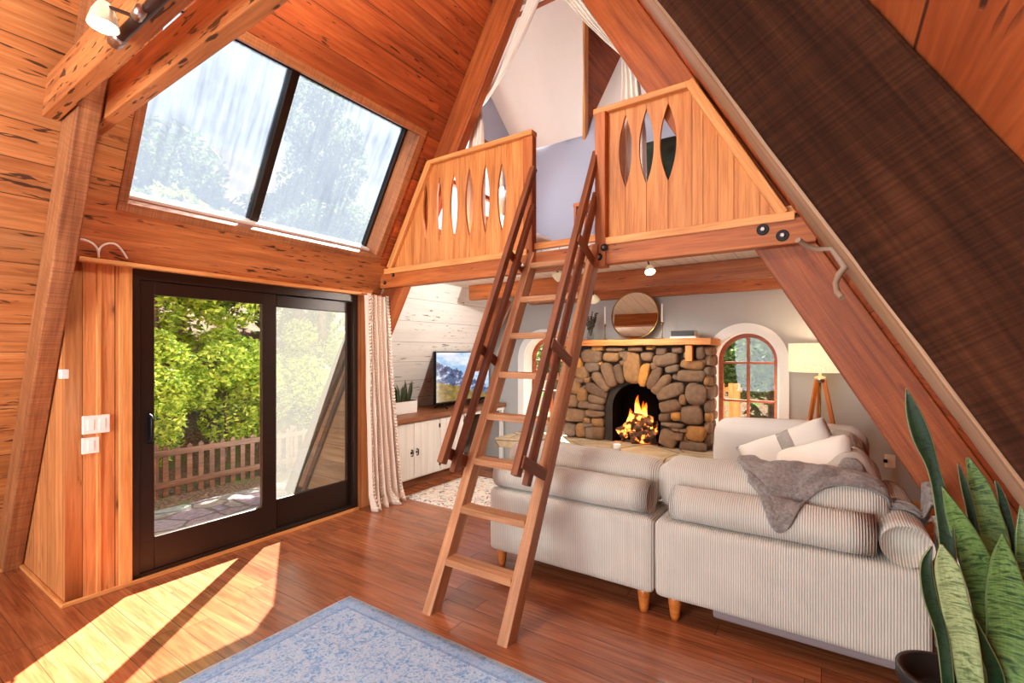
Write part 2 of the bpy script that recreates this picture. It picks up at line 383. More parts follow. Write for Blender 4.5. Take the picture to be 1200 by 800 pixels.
# frames of the big planes
FL = frame((DL, 0, 0), (0, 1, 0), (.5, 0, S60))        # left roof: x along the ridge, y up the slope, z into the room
FR = frame((DR, 0, 0), (0, 1, 0), (-.5, 0, S60))       # right roof: z out of the room
FFAR = frame((0, FARY, 0), (1, 0, 0), (0, 0, 1))       # z toward the camera
def FY(y): return frame((0, y, 0), (1, 0, 0), (0, 0, 1))
def FX(x): return frame((x, 0, 0), (0, 1, 0), (0, 0, 1))   # z into +X
def sl_(z): return z/S60
SA = sl_(APEX)
DOORX = -3.80
ZD = (DOORX-DL)/K                                       # roof height above the door wall

# ------------------------------------------------------------------ floor, walls, roof
struct(obox('floor', (DL-.1, NEARY-.1, -.12), (DR+.2, FARY+.1, 0), M['floor'], bev=0, grain=0)); 
# the porch alcove in front of the door is outside: the floor stops at the door wall
bpy.data.objects.remove(bpy.data.objects['floor'])
struct(plate('floor', [[(DL-.1, NEARY-.1), (DR+.3, NEARY-.1), (DR+.3, FARY+.1), (DL-.1, FARY+.1), (DL-.1, 3.12), (DOORX-.06, 3.12), (DOORX-.06, .88), (DL-.1, .88)]], .12, W, M['floor'], off=-.06))
YA0, YA1 = .88, 3.14                                    # alcove sides
SKY = (1.12, 3.04, 2.44, 3.44)                           # skylight: y0, y1, z0, z1
struct(plate('wall_left', [[(NEARY, 0), (YA0, 0), (YA0, SA), (NEARY, SA)]], .1, FL, M['pecky'], off=-.05))
struct(plate('wall_left_header', [[(YA0, sl_(ZD)), (LOFTY+.07, sl_(ZD)), (LOFTY+.07, sl_(2.36)), (YA1, sl_(2.36)), (YA1, sl_(SKY[2])), (YA0, sl_(SKY[2]))]], .16, FL, M['pecky_plain'], off=-.08))
struct(plate('wall_left_side', [[(YA0, sl_(SKY[2])), (SKY[0], sl_(SKY[2])), (SKY[0], sl_(SKY[3])), (YA0, sl_(SKY[3]))]], .1, FL, M['pecky'], off=-.05))
struct(plate('wall_left_end', [[(SKY[1], sl_(SKY[2])), (YA1, sl_(SKY[2])), (YA1, sl_(SKY[3])), (SKY[1], sl_(SKY[3]))]], .1, FL, M['deck'], off=-.05))
struct(plate('ceiling_left', [[(YA0, sl_(SKY[3])), (YA1, sl_(SKY[3])), (YA1, SA), (YA0, SA)]], .1, FL, M['deck'], off=-.05))
struct(plate('wall_left_white', [[(YA1, 0), (FARY, 0), (FARY, sl_(2.36)), (LOFTY+.072, sl_(2.36)), (LOFTY+.072, sl_(ZD)), (YA1, sl_(ZD))]], .1, FL, M['whiteplank'], off=-.05))
LFY = 5.46; CHY, RGY, EAZ, RGZ = LFY, 4.25, 4.26, 5.20             # dormer: far cheek, ridge, eave and ridge heights
NCY = 3.5; DSL = (RGZ-EAZ)/(CHY-RGY); NEZ = RGZ-DSL*(RGY-NCY)
struct(plate('ceiling_loft', [[(YA1, sl_(2.36)), (NCY, sl_(2.36)), (NCY, sl_(NEZ)), (RGY, sl_(RGZ)), (CHY, sl_(EAZ)), (CHY+.03, sl_(EAZ)), (CHY+.03, sl_(2.36)), (CHY+.1, sl_(2.36)), (CHY+.1, SA), (YA1, SA)]], .1, FL, M['deck'], off=-.05))
struct(plate('ceiling_right', [[(NEARY, 0), (FARY, 0), (FARY, SA), (NEARY, SA)]], .1, FR, M['deck'], off=.05))
# sides of the alcove and the door wall
tri = [(DL, 0), (DOORX-.003, 0), (DOORX-.003, ZD-.005)]
def upright(nm, lp, th, F, mat, off): # boards standing upright: own X is vertical
    Fv = F @ Matrix(((0, 1, 0, 0), (1, 0, 0, 0), (0, 0, -1, 0), (0, 0, 0, 1)))
    return plate(nm, [[(q[1], q[0]) for q in l] for l in lp], th, Fv, mat, off=-off)
struct(upright('wall_alcove_near', [tri], .08, FY(YA0+.04), M['wallboard'], 0))
struct(plate('wall_alcove_far', [tri], .06, FY(YA1+.03), M['shedboard']))
struct(upright('wall_door', [[(YA0+.082, 0), (1.205, 0), (1.205, ZD), (YA0+.082, ZD)]], .09, FX(DOORX), M['wallboard'], -.045))
struct(upright('wall_door_side', [[(3.0, 0), (YA1+.06, 0), (YA1+.06, ZD), (3.0, ZD)]], .09, FX(DOORX), M['wallboard'], -.045))
# far wall with two arched openings
def arch(cx, w2, z0, ztop, n=24):
    zs = ztop-w2
    return [(cx-w2, z0), (cx+w2, z0)]+[(cx+w2*math.cos(math.pi*i/n), zs+w2*math.sin(math.pi*i/n)) for i in range(n+1)]
WINS = [(-.742, .31, .55, 1.735), (-3.215, .31, .55, 1.735)]
def triw(z0, z1, pad=0): return [(DL+K*z0-pad, z0), (DR-K*z0+pad, z0), (DR-K*z1+pad, z1), (DL+K*z1-pad, z1)]
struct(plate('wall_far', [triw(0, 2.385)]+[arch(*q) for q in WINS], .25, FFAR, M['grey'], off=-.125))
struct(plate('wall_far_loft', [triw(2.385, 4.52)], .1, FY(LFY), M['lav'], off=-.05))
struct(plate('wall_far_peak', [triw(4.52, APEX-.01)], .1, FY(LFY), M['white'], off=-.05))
# near gable behind the camera with its big window
struct(plate('wall_near', [triw(0, APEX-.01), [(-3.6, .45), (-.2, .45), (-.2, 1.6), (-1.0, 3.0), (-2.8, 3.0), (-3.6, 1.6)]], .15, FY(NEARY), M['deck'], off=.075))
n_ = struct(plate('window_3', [[(-3.6, .45), (-.2, .45), (-.2, 1.6), (-1.0, 3.0), (-2.8, 3.0), (-3.6, 1.6)]], .01, FY(NEARY), M['glass'], off=.07))
# dormer
struct(plate('wall_dormer_far', [[(-3.52, 2.36), (DL+K*2.36+.05, 2.36), (DL+K*EAZ+.05, EAZ), (-3.52, EAZ)]], .08, FY(CHY), M['lav'], off=-.041))
struct(plate('wall_dormer_near', [[(-3.52, 2.36), (DL+K*2.36, 2.36), (DL+K*NEZ, NEZ), (-3.52, NEZ)]], .08, FY(NCY), M['lav'], off=.04))
ds = (RGZ-EAZ)/(CHY-RGY); dlen = math.hypot(RGZ-EAZ, CHY-RGY)
for nm, sg, ye, ze in (('ceiling_dormer_far', 1, CHY, EAZ), ('ceiling_dormer_near', -1, NCY, NEZ)):
    F = frame((0, ye, ze), (1, 0, 0), (0, RGY-ye, RGZ-ze)); dlen = math.hypot(RGY-ye, RGZ-ze)
    xr, xe = DL+K*RGZ, DL+K*ze
    struct(plate(nm, [[(-3.56, 0), (xe, 0), (xr, dlen), (-3.56, dlen)]], .05, F, M['dormer'], off=.026*sg))
struct(plate('wall_dormer_gable', [[(NCY, 2.36), (CHY, 2.36), (CHY, EAZ), (RGY, RGZ), (NCY, NEZ)], [(3.6, 2.8), (5.0, 2.8), (5.0, 4.1), (3.6, 4.1)]], .1, FX(-3.52), M['lav'], off=-.05))
w4 = struct(plate('window_4', [[(3.6, 2.8), (5.0, 2.8), (5.0, 4.1), (3.6, 4.1)]], .008, FX(-3.55), M['glass']))
for a, b, c, d in ((3.58, 2.78, 3.65, 4.12), (4.95, 2.78, 5.02, 4.12), (3.98, 2.78, 4.03, 4.12), (4.47, 2.78, 4.52, 4.12), (3.58, 2.78, 5.02, 2.85), (3.58, 4.05, 5.02, 4.12), (3.58, 3.4, 5.02, 3.45)):
    obox('window_frame', (-3.56, a, b), (-3.50, c, d), M['winframe'], w4)
# valley trim between dormer and roof, ridge board
def onL(y, z): return Vector((DL+K*z, y, z))
NIN = Vector((.866, 0, -.5))
struct(beam('trim_1', onL(CHY+.03, EAZ-.05)+NIN*.02, onL(RGY, RGZ)+NIN*.02, .04, .07, M['honey_trim'], up=NIN.cross(onL(RGY, RGZ)-onL(CHY, EAZ))))
struct(beam('trim_2', (-3.56, RGY, RGZ-.05), (DL+K*RGZ+.05, RGY, RGZ-.05), .05, .1, M['beam']))
# loft floor and white boarded ceiling under it
struct(obox('ceiling_under_loft', (DL+K*2.3, LOFTY+.08, 2.3), (DR-K*2.3, FARY, 2.335), M['whiteceil'], bev=0, grain=1))
struct(obox('floor_loft', (DL+K*2.34-.02, LOFTY+.05, 2.337), (DR-K*2.34+.02, FARY, 2.385), M['honey'], bev=0, grain=0))

# trims along the floor and above the door
struct(beam('baseboard_near', (-4.74, YA0-.012, .012), (DOORX+.01, YA0-.012, .012), .02, .024, M['honey_trim'], up=(0, 0, 1), bev=.003))
struct(beam('baseboard_left', (-4.76, NEARY, .012), (-4.76, YA0-.02, .012), .02, .024, M['honey_trim'], bev=.003))
struct(beam('baseboard_door', (DOORX+.012, YA0-.02, .012), (DOORX+.012, 3.0, .012), .024, .024, M['honey_trim'], bev=.003))
struct(obox('baseboard_far', (-.95, FARY-.02, 0), (DR, FARY, .17), M['mantel']))
struct(beam('trim_3', (DOORX+.03, .93, 2.083), (DOORX+.03, 3.13, 2.083), .06, .028, M['honey_trim'], bev=.006))
struct(obox('trim_4', (DOORX-.02, 1.137, .02), (DOORX+.018, 1.207, 2.07), M['honey_trim']))
struct(obox('trim_5', (DOORX-.01, 1.025, .02), (DOORX+.014, 1.05, 2.07), M['honey_trim'], bev=.005))

# ------------------------------------------------------------------ skylight
s0, s1 = sl_(SKY[2]), sl_(SKY[3])
w1 = struct(plate('window_1', [[(SKY[0]-.02, s0-.02), (SKY[1]+.02, s0-.02), (SKY[1]+.02, s1+.02), (SKY[0]-.02, s1+.02)]], .008, FL, M['skyglass'], off=-.2))
for lo, hi in (((SKY[0]-.05, s0-.06, -.23), (SKY[1]+.07, s0, .012)), ((SKY[0]-.05, s1, -.23), (SKY[1]+.07, s1+.06, .012)), ((SKY[0]-.05, s0, -.23), (SKY[0], s1, .012)), ((SKY[1], s0, -.23), (SKY[1]+.07, s1, .012))):
    obox('window_jamb', lo, hi, M['rough'], w1, FL)
for lo, hi in (((1.935, s0-.01, -.235), (1.995, s1+.01, -.16)), ((SKY[1]-.025, s0, -.22), (SKY[1], s1, -.16)), ((SKY[0], s0, -.22), (SKY[0]+.012, s1, -.18)), ((SKY[0], s1-.012, -.22), (SKY[1], s1, -.18))):
    obox('window_mullion', lo, hi, M['blackframe'], w1, FL, bev=.003)
obox('window_sill', (SKY[0], s0, -.215), (SKY[1], s0+.02, -.1), M['white'], w1, FL, bev=.002)

# ------------------------------------------------------------------ sliding door
d1 = struct(obox('door_1', (DOORX-.08, 1.205, 2.0), (DOORX+.006, 3.0, 2.10), M['blackframe'], bev=.004))
for lo, hi in (((-.08, 1.205, 0), (.006, 1.25, 2.02)), ((-.08, 2.955, 0), (.006, 3.0, 2.02)), ((-.08, 1.205, 0), (.006, 3.0, .05))):
    obox('frame', (DOORX+lo[0], lo[1], lo[2]), (DOORX+hi[0], hi[1], hi[2]), M['blackframe'], d1)
def sash(y0, y1, g0, g1, x0, x1, zb, zt):
    for lo, hi in (((x0, y0, .05), (x1, g0, 2.0)), ((x0, g1, .05), (x1, y1, 2.0)), ((x0, g0, .05), (x1, g1, zb)), ((x0, g0, zt), (x1, g1, 2.0))):
        obox('sash', lo, hi, M['blackframe'], d1, bev=.005)
    plate('glass_pane', [[(g0-.005, zb-.005), (g1+.005, zb-.005), (g1+.005, zt+.005), (g0-.005, zt+.005)]], .006, FX((x0+x1)/2), M['glass'], d1)
sash(1.245, 2.19, 1.336, 2.072, DOORX-.045, DOORX-.005, .268, 1.907)
sash(2.10, 2.96, 2.215, 2.912, DOORX-.078, DOORX-.046, .29, 1.897)
plate('insect_screen', [[(2.2, .28), (2.93, .28), (2.93, 1.91), (2.2, 1.91)]], .002, FX(DOORX-.085), M['screen'], d1)
h0 = obox('handle_plate', (DOORX-.005, 1.285, .90), (DOORX+.008, 1.32, 1.12), M['blackmetal'], d1, bev=.004)
tube('handle', [(DOORX, 1.302, .92), (DOORX+.045, 1.302, .93), (DOORX+.052, 1.302, .96), (DOORX+.052, 1.302, 1.06), (DOORX+.045, 1.302, 1.09), (DOORX, 1.302, 1.10)], .009, M['blackmetal'], d1)

# ------------------------------------------------------------------ arched windows
for k, (cx, w2, z0, zt) in enumerate(WINS):
    wt = struct(plate('trim_%d' % (6+k), [arch(cx, w2+.095, z0-.02, zt+.095), arch(cx, w2-.002, z0+.0, zt-.002)], .03, FFAR, M['white'], off=.012, bev=.003))
    rv = plate('reveal', [arch(cx, w2, z0, zt), arch(cx, w2-.012, z0+.012, zt-.012)], .24, FFAR, M['white'], wt, off=-.12)
    wf = struct(plate('window_%d' % (5+k), [arch(cx, w2-.012, z0+.01, zt-.012), arch(cx, w2-.055, z0+.06, zt-.055)], .05, FFAR, M['winframe'], off=-.2, bev=.004))
    plate('glass_pane', [arch(cx, w2-.05, z0+.05, zt-.05)], .005, FFAR, M['glass'], wf, off=-.21)
    obox('muntin', (cx-.014, FARY+.185, z0+.05), (cx+.014, FARY+.22, zt-.04), M['winframe'], wf)
    for zz in (1.40, .98):
        obox('muntin', (cx-w2+.045, FARY+.187, zz-.012), (cx+w2-.045, FARY+.218, zz+.012), M['winframe'], wf)

# ------------------------------------------------------------------ rafters and beams
def rafter(nm, side, y0, y1, mat, label, dep=.26, wane=0.0, A=None, z1=None):
    F, in_ = (FL, 1) if side < 0 else (FR, -1)
    top = sl_(z1) if z1 else SA-.12
    if side < 0: o = obox(nm, (y0, .02, 0.002), (y1, top, dep*S60), mat, F=F, bev=.008, wane=wane, grain=1)
    else: o = obox(nm, (y0, .02, -dep*S60), (y1, top-.32, -.002), mat, F=F, bev=.008, wane=wane, grain=1)
    return tag(o, label, 'rafter', 'sloping roof rafters')
rafter('rafter', -1, .775, .875, M['rough'], 'rough-sawn rafter leaning up the left wall beside the switch plates')
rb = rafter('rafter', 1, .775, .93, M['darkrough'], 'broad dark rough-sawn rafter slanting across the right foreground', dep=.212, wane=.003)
obox('lit_edge', (.785, .3, -.212*S60-.005), (.925, SA-.5, -.212*S60+.004), M['litedge'], rb, FR, bev=.003, grain=1, wane=.002)  # strip that paints the light on the rafter's underside
rafter('rafter', -1, LOFTY+.085, LOFTY+.185, M['beamred'], 'left rafter rising above the carved loft railing, with white cloth hung along it', dep=.285)
rafter('rafter', 1, LOFTY+.085, LOFTY+.185, M['beamred'], 'wide reddish rafter on the right behind the loft beam end bolts', dep=.33)
rafter('rafter', -1, 5.2, 5.29, M['beamred'], 'short rafter against the white plank wall behind the ladder', dep=.2, z1=2.28)
def tagb(o, label): return tag(o, label, 'beam', 'horizontal timber beams')
tagb(obox('loft_beam', (DL+K*2.3-.04, LOFTY, 2.15), (DR-K*2.2+.02, LOFTY+.08, 2.30), M['beam'], bev=.006), 'front loft beam the ladder leans on, bolted at both ends')
tagb(obox('loft_joist', (-3.52, 4.36, 2.13), (-.15, 4.45, 2.298), M['beam'], bev=.006), 'loft joist under the white ceiling, second back from the ladder')
tagb(obox('loft_joist', (-3.4, FARY-.09, 2.165), (-.15, FARY-.002, 2.298), M['beam'], bev=.006), 'loft joist lying against the grey wall above the round mirror')
tagb(obox('tie_beam', (-3.41, .70, 2.745), (-.74, .765, 2.935), M['pecky_plain'], bev=.005), 'nearer of two horizontal tie beams at upper left, carrying the spotlight')
tagb(obox('tie_beam', (-3.41, .885, 2.745), (-.74, .95, 2.935), M['pecky_plain'], bev=.005), 'tie beam at upper left, farther of the pair, in front of the skylight')
# bolts on the front beam
def bolt(x, z, y, label, r=.021):
    t = thing('bolt', label, 'bolt', (x, y, z), 'round bolts in the loft timbers')
    lathe('washer', [(r*1.0, 0), (r, .004), (r*.9, .006)], (x, y, z), M['blackmetal'], t, axis=(0, -1, 0), smooth=False)
    lathe('bolt_head', [(r*.45, 0), (r*.45, .014), (r*.3, .018)], (x, y-.005, z), M['steel'], t, n=6, axis=(0, -1, 0), smooth=False)
p = atY(894, 269, LOFTY); bolt(p.x, p.z, LOFTY, 'large black washer bolt on the right beam end, left of the pair', .034)
p = atY(917, 276, LOFTY); bolt(p.x, p.z, LOFTY, 'large black washer bolt at the far right tip of the loft beam', .034)
p = atY(461, 322, LOFTY); bolt(p.x, p.z, LOFTY, 'small bolt on the left beam end, upper of two', .018)
p = atY(451, 331, LOFTY); bolt(p.x, p.z, LOFTY, 'small bolt on the left beam end, lower of two', .018)

# ------------------------------------------------------------------ carved loft railings
def eye(xc, zc, hh, wd, side, n=16):
    """half of a pointed oval cut into a board's edge, from bottom to top; side -1 cuts left of the seam"""
    return [(xc+side*wd*(1-(-1+2*i/n)**2) if 0 < i < n else xc, zc-hh+2*hh*i/n) for i in range(n+1)]
RTOP = 3.27; RBOT = 2.335
def rail_panel(label, seams, cuts, xa, xb, post, slope_left, loc):
    t = thing('loft_railing', label, 'railing', loc, 'carved loft railings')
    F = FY(LOFTY+.05)
    xs = seams
    def ztop(x): # roof line limits the boards
        zz = (x-DL-.09)/K if slope_left else (DR-.07-x)/K
        return min(RTOP-.02, zz)
    for i in range(len(xs)-1):
        a, b = xs[i]+.0015, xs[i+1]-.0015
        za, zb = ztop(a), ztop(b)
        if max(za, zb) < RBOT+.05: continue
        lp = [(a, RBOT), (b, RBOT)] if min(za, zb) > RBOT else ([(a+(RBOT-za)*K, RBOT), (b, RBOT)] if za < RBOT else [(a, RBOT), (b-(RBOT-zb)*K, RBOT)])
        zc = 2.82
        if i+1 in cuts: lp += eye(b, cuts[i+1][0], cuts[i+1][1], cuts[i+1][2], -1)
        if zb > RBOT: lp.append((b, zb))
        zk = RTOP-.02
        if za < zk < (b-DL-.09)/K and slope_left and za < zb: lp.append((DL+.09+K*zk, zk))
        if zb < zk and not slope_left and za >= zk-.001: lp.append((DR-.07-K*zk, zk))
        if za > RBOT: lp.append((a, za))
        if i in cuts: lp += list(reversed(eye(a, cuts[i][0], cuts[i][1], cuts[i][2], 1)))
        upright_board(t, lp, F)
    obox('bottom_trim', (xa, LOFTY-.012, 2.285), (xb, LOFTY+.055, 2.337), M['honey_trim'], t, bev=.006)
    return t
def upright_board(t, lp, F):
    Fv = F @ Matrix(((0, 1, 0, 0), (1, 0, 0, 0), (0, 0, -1, 0), (0, 0, 0, 1)))
    plate('board', [[(q[1], q[0]) for q in lp]], .022, Fv, M['honey'], t, bev=.0)
LX = [atY(q, 250, LOFTY+.04).x for q in (449, 463, 474, 484, 498.8, 515, 531.8, 550, 568.8, 588)]+[-2.044]
lcut = {i: (z, h, wd) for i, z, h, wd in ((4, 2.83, .272, .030), (5, 2.822, .295, .034), (6, 2.823, .30, .042), (7, 2.828, .302, .045), (8, 2.824, .297, .042), (9, 2.812, .285, .044))}
tl = rail_panel('carved wooden loft railing left of the ladder with six pointed oval cut-outs', LX, lcut, DL+K*2.31+.02, -1.99, None, True, (-2.6, LOFTY, 2.3))
obox('top_rail', (DL+K*RTOP+.03, LOFTY+.0, RTOP-.03), (-1.95, LOFTY+.09, RTOP+.012), M['honey_trim'], tl, bev=.01)
obox('post', (-2.045, LOFTY+.02, 2.2), (-1.955, LOFTY+.085, RTOP-.03), M['beam'], tl, bev=.006)
beam('slope_trim', (DL+K*2.34+.06, LOFTY+.02, 2.34), (DL+K*RTOP+.06, LOFTY+.02, RTOP-.01), .05, .06, M['honey_trim'], tl, up=NIN)
RX = [-1.326]+[atY(q, 250, LOFTY+.04).x for q in (733, 757.5, 783, 811, 824, 841, 860, 890, 917)]
rcut = {1: (2.939, .254, .047), 2: (2.937, .258, .05), 3: (2.931, .258, .054)}
trr = rail_panel('carved wooden loft railing right of the ladder with three pointed oval cut-outs', RX, rcut, -1.41, DR-K*2.31-.02, None, False, (-.9, LOFTY, 2.3))
obox('top_rail', (-1.43, LOFTY-.0, RTOP-.03), (DR-.05-K*RTOP, LOFTY+.09, RTOP+.015), M['honey_trim'], trr, bev=.01)
obox('post', (-1.405, LOFTY-.02, 2.13), (-1.325, LOFTY+.065, RTOP-.03), M['beam'], trr, bev=.006)
beam('slope_trim', (DR-K*2.33-.07, LOFTY+.02, 2.33), (DR-K*(RTOP+.01)-.055, LOFTY+.02, RTOP+.01), .05, .06, M['honey_trim'], trr, up=(.866, 0, .5))
p = atY(708, 290, LOFTY-.02); bolt(p.x, p.z, LOFTY-.02, 'black bolt on the right railing post, upper of two', .026)
p = atY(702, 301, LOFTY-.02); bolt(p.x, p.z, LOFTY-.02, 'black bolt on the right railing post, lower of two', .026)

# ------------------------------------------------------------------ ladder
lad = thing('loft_ladder', 'tall wooden loft ladder with two double handrails, leaning on the loft beam', 'ladder', (-1.68, 2.03, 0))
LU = Vector((0, .4515, .8923)); LN = Vector((0, -.8923, .4515)); L0 = Vector((0, 2.012, 0))
FLAD = frame(L0, LU, (1, 0, 0))         # x up the ladder, y to the right, z = LU x X
nsg = 1 if (FLAD.to_3x3().col[2]).dot(LN) > 0 else -1
def lbox(nm, s0, s1, x0, x1, n0, n1, mat, par=lad, bev=.004, grain=None):
    a, b = sorted((n0*nsg, n1*nsg))
    return obox(nm, (s0, x0, a), (s1, x1, b), mat, par, FLAD, bev, grain=grain)
def stile(x0, x1):
    o = lbox('stile', .0, 2.58, x0, x1, -.09, 0, M['ladder'], bev=.006, grain=0)
    # plumb-cut the foot so it stands flat on the floor
    mw = world_of(o)
    for v in o.data.vertices:
        wv = mw @ v.co
        if wv.z < .12:
            k = wv.z/LU.z; v.co = mw.inverted() @ (wv-LU*k)
    return o
stile(-1.975, -1.91); stile(-1.44, -1.375)
for i in range(8):
    z = .284+.2745*i; yf = 2.012+.506*z
    obox('tread', (-1.912, yf-.012, z-.042), (-1.438, yf+.085, z), M['ladder'], lad, bev=.004)
for xc in (-1.945, -1.41):
    lbox('handrail', .82, 3.20, xc-.022, xc+.022, .235, .285, M['rail'])
    lbox('handrail', .80, 2.93, xc-.02, xc+.02, .108, .152, M['rail'])
    for s_ in (.90, 1.63, 2.42):
        sx = 1 if xc > -1.7 else -1
        lbox('brace', s_-.035, s_+.035, xc-.034 if sx < 0 else xc+.021, xc-.021 if sx < 0 else xc+.034, -.06, .27, M['rail'], grain=2)
lathe('bolt_head', [(.016, 0), (.016, .012), (.010, .018)], atY(612.5, 311, 3.02), M['steel'], lad, axis=LN)

# ------------------------------------------------------------------ stone fireplace
HZ = .49; FPY = 5.2
def mstone():
    t = NT('river_stone'); g = t.n('ShaderNodeNewGeometry').outputs['Random Per Island']; v = t.obj(False)
    col = t.ramp(g, [(.0, lin(92, 70, 54)), (.25, lin(134, 102, 74)), (.45, lin(112, 92, 76)), (.62, lin(152, 110, 68)), (.8, lin(120, 100, 84)), (.9, lin(204, 140, 66)), (1., lin(104, 80, 60))])
    n = t.noise(v, 22, 5, .65); col = t.mix(1.0, col, t.ramp(n, [(.3, (.7, .68, .66)), (.7, (1.12, 1.1, 1.08))]), 'MULTIPLY')
    t.bump(t.noise(v, 30, 6, .65), .5, .01); return t.fin(col, .8, .3)
M['stone'] = mstone()
M['mortar'] = plain('dark_mortar', (54, 42, 32), .95, var=.4)
M['soot'] = plain('sooty_brick', (7, 6, 6), .95, spec=.02, var=.4)
def mhearth():
    t = NT('hearth_slab'); v = t.obj(False); n = t.noise(v, 5, 6, .6); c = t.voro(v, 2.1, 'DISTANCE_TO_EDGE').outputs['Distance']
    col = t.ramp(n, [(.3, lin(150, 126, 96)), (.7, lin(204, 182, 146))]); col = t.mix(t.step(c, .02, .008), col, lin(110, 90, 70))
    t.bump(n, .4, .01); return t.fin(col, .6, .4)
M['hearth'] = mhearth()
fp = thing('fireplace', 'river stone fireplace with arched firebox against the grey wall', 'fireplace', (-1.87, FPY, 0))
FX0, FX1 = -2.70, -1.045
MZ0, MZ1 = 1.592, 1.662
OX, OW, OT = -1.815, .275, 1.165
opening = [(OX-OW, HZ-.02), (OX+OW, HZ-.02)]+[(OX+OW*math.cos(math.pi*i/20), OT-OW+OW*math.sin(math.pi*i/20)) for i in range(21)]
opening2 = [(OX-OW, HZ-.02)]+[(OX+OW*math.cos(math.pi*(20-i)/20), OT-OW+OW*math.sin(math.pi*(20-i)/20)) for i in range(21)]+[(OX+OW, HZ-.02)]
core = [(FX0+.03, HZ-.02)]+opening2+[(FX1-.03, HZ-.02), (FX1-.03, MZ0), (FX0+.03, MZ0)]
plate('mortar_core', [core], FARY-FPY-.04, FY(FPY), M['mortar'], fp, off=-(FARY-FPY)/2-.02)
fb = bmesh.new()   # firebox: floor, curved soot-black shell
prof = [(OX+(q[0]-OX)*.955, HZ-.02+(q[1]-HZ+.02)*.985) for q in opening2]
for i in range(len(prof)-1):
    a, b = prof[i], prof[i+1]; vs_ = [fb.verts.new((q[0], y, q[1])) for q, y in ((a, FPY+.0), (b, FPY+.0), (b, FARY-.06), (a, FARY-.06))]; fb.faces.new(vs_)
fb.faces.new([fb.verts.new((q[0], FARY-.06, q[1])) for q in prof])
from_bm('firebox', fb, M['soot'], fp)
sb = bmesh.new()
def stone(cx, cz, w_, h_, ang, y=FPY, prot=.05, seed=None, axis='Y'):
    seed = random.random()*100 if seed is None else seed
    r = bmesh.ops.create_icosphere(sb, subdivisions=3, radius=1)
    ca, sa = math.cos(ang), math.sin(ang)
    for v in r['verts']:
        c = v.co.copy(); e = .62
        q = Vector([math.copysign(abs(k)**e, k) for k in c])
        n = mnoise.noise_vector(c*1.1+Vector((seed, seed*2, 0)))*.16+mnoise.noise_vector(c*3+Vector((seed, 0, 0)))*.05
        q += n
        x, z, d = q.x*w_/2*.98, q.z*h_/2*.98, q.y*prot
        X, Z = cx+ca*x-sa*z, cz+sa*x+ca*z
        v.co = Vector((X, y+d, Z)) if axis == 'Y' else Vector((y-d, X, Z))
ST = [(540,185,125,225,0),(447,225,62,150,-16),(375,232,84,185,-24),(320,283,66,175,-48),(285,340,175,75,25),(290,402,125,62,10),(280,452,120,48,5),(275,500,130,48,0),(300,560,85,64,0),(300,632,88,100,0),
 (620,232,72,160,15),(692,252,82,165,30),(737,300,72,185,48),(800,348,205,95,-25),(797,450,155,82,-14),(765,527,90,62,-6),(788,678,135,135,20),(818,580,165,36,5),
 (958,160,168,68,5),(945,240,205,92,0),(980,365,150,150,0),(950,515,162,130,0),(980,640,150,110,0),(960,730,202,76,0),(890,405,56,76,0),(842,520,74,62,0),(866,660,66,62,0),
 (642,105,88,66,0),(770,128,190,90,-10),(816,190,102,54,-14),(742,70,84,62,0),(852,60,84,46,0),(560,53,112,36,0),(418,55,134,30,0),(390,108,126,66,0),(255,102,142,96,0),(258,178,104,66,0),(185,215,92,92,0),
 (140,310,82,112,0),(190,370,72,102,0),(120,412,82,92,0),(140,512,142,102,0),(108,612,82,102,0),(180,615,72,102,0),(246,630,64,92,0),(206,440,92,52,0),(1012,80,66,92,0),(660,45,52,32,0),(232,580,74,36,0),(228,547,52,46,0),(225,266,46,40,0),
 (905,620,90,30,0),(690,40,44,30,0),(930,95,70,50,0),(170,270,60,40,0),(160,150,60,80,0),(840,610,60,30,0),(880,330,50,60,0),(300,45,90,40,0),(495,110,44,60,0),(690,170,50,50,-20)]
for sx, sy, sw, sh, an in ST:
    px, py = 650+sx/5.925, 400+sy/5.925
    c = atY(px, py, FPY-.02); c1 = atY(px+.5, py, FPY-.02); k = (c1.x-c.x)/.5/5.925; kz = abs(atY(px, py+1, FPY-.02).z-c.z)/5.925
    stone(c.x, c.z, sw*k, sh*kz, -math.radians(an)*.9, FPY-.0, .055)
# smaller stones filling the joints and covering the two sides
for i in range(70):
    x, z = random.uniform(FX0+.04, FX1-.04), random.uniform(HZ+.03, MZ0-.03)
    if math.hypot((x-OX)/(OW+.05), (max(z, OT-OW)-(OT-OW))/(OW+.05)) < 1: continue
    stone(x, z, random.uniform(.06, .12), random.uniform(.05, .09), random.uniform(-.3, .3), FPY+.022, .035)
for xs in (FX0+.0, FX1-.0):
    z = HZ+.05
    while z < MZ0-.03:
        h_ = random.uniform(.1, .16); y = FPY+.06
        while y < FARY-.03:
            wd = random.uniform(.12, .2); stone(min(y, FARY-.09), min(z+h_/2, MZ0-.06), wd, h_, random.uniform(-.1, .1), xs, .04, axis='X'); y += wd*.95
        z += h_*.93
from_bm('stonework', sb, M['stone'], fp, smooth=True)
mt = obox('mantel_shelf', (-2.80, FPY-.13, MZ0), (-.985, FARY-.005, MZ1), M['mantel'], None, bev=.008, wane=.004)
tag(mt, 'thick honey-coloured wooden mantel shelf on the stone fireplace', 'shelf')
pb = atY(807.5, 412, FPY-.08)
tag(obox('corbel', (pb.x-.035, FPY-.10, MZ0-.165), (pb.x+.035, FPY-.02, MZ0-.001), M['mantel'], bev=.005), 'short wooden block under the right end of the mantel shelf', 'bracket')
he = thing('hearth', 'raised tan stone hearth slab in front of the fireplace', 'hearth', (-2.1, 5.0, 0))
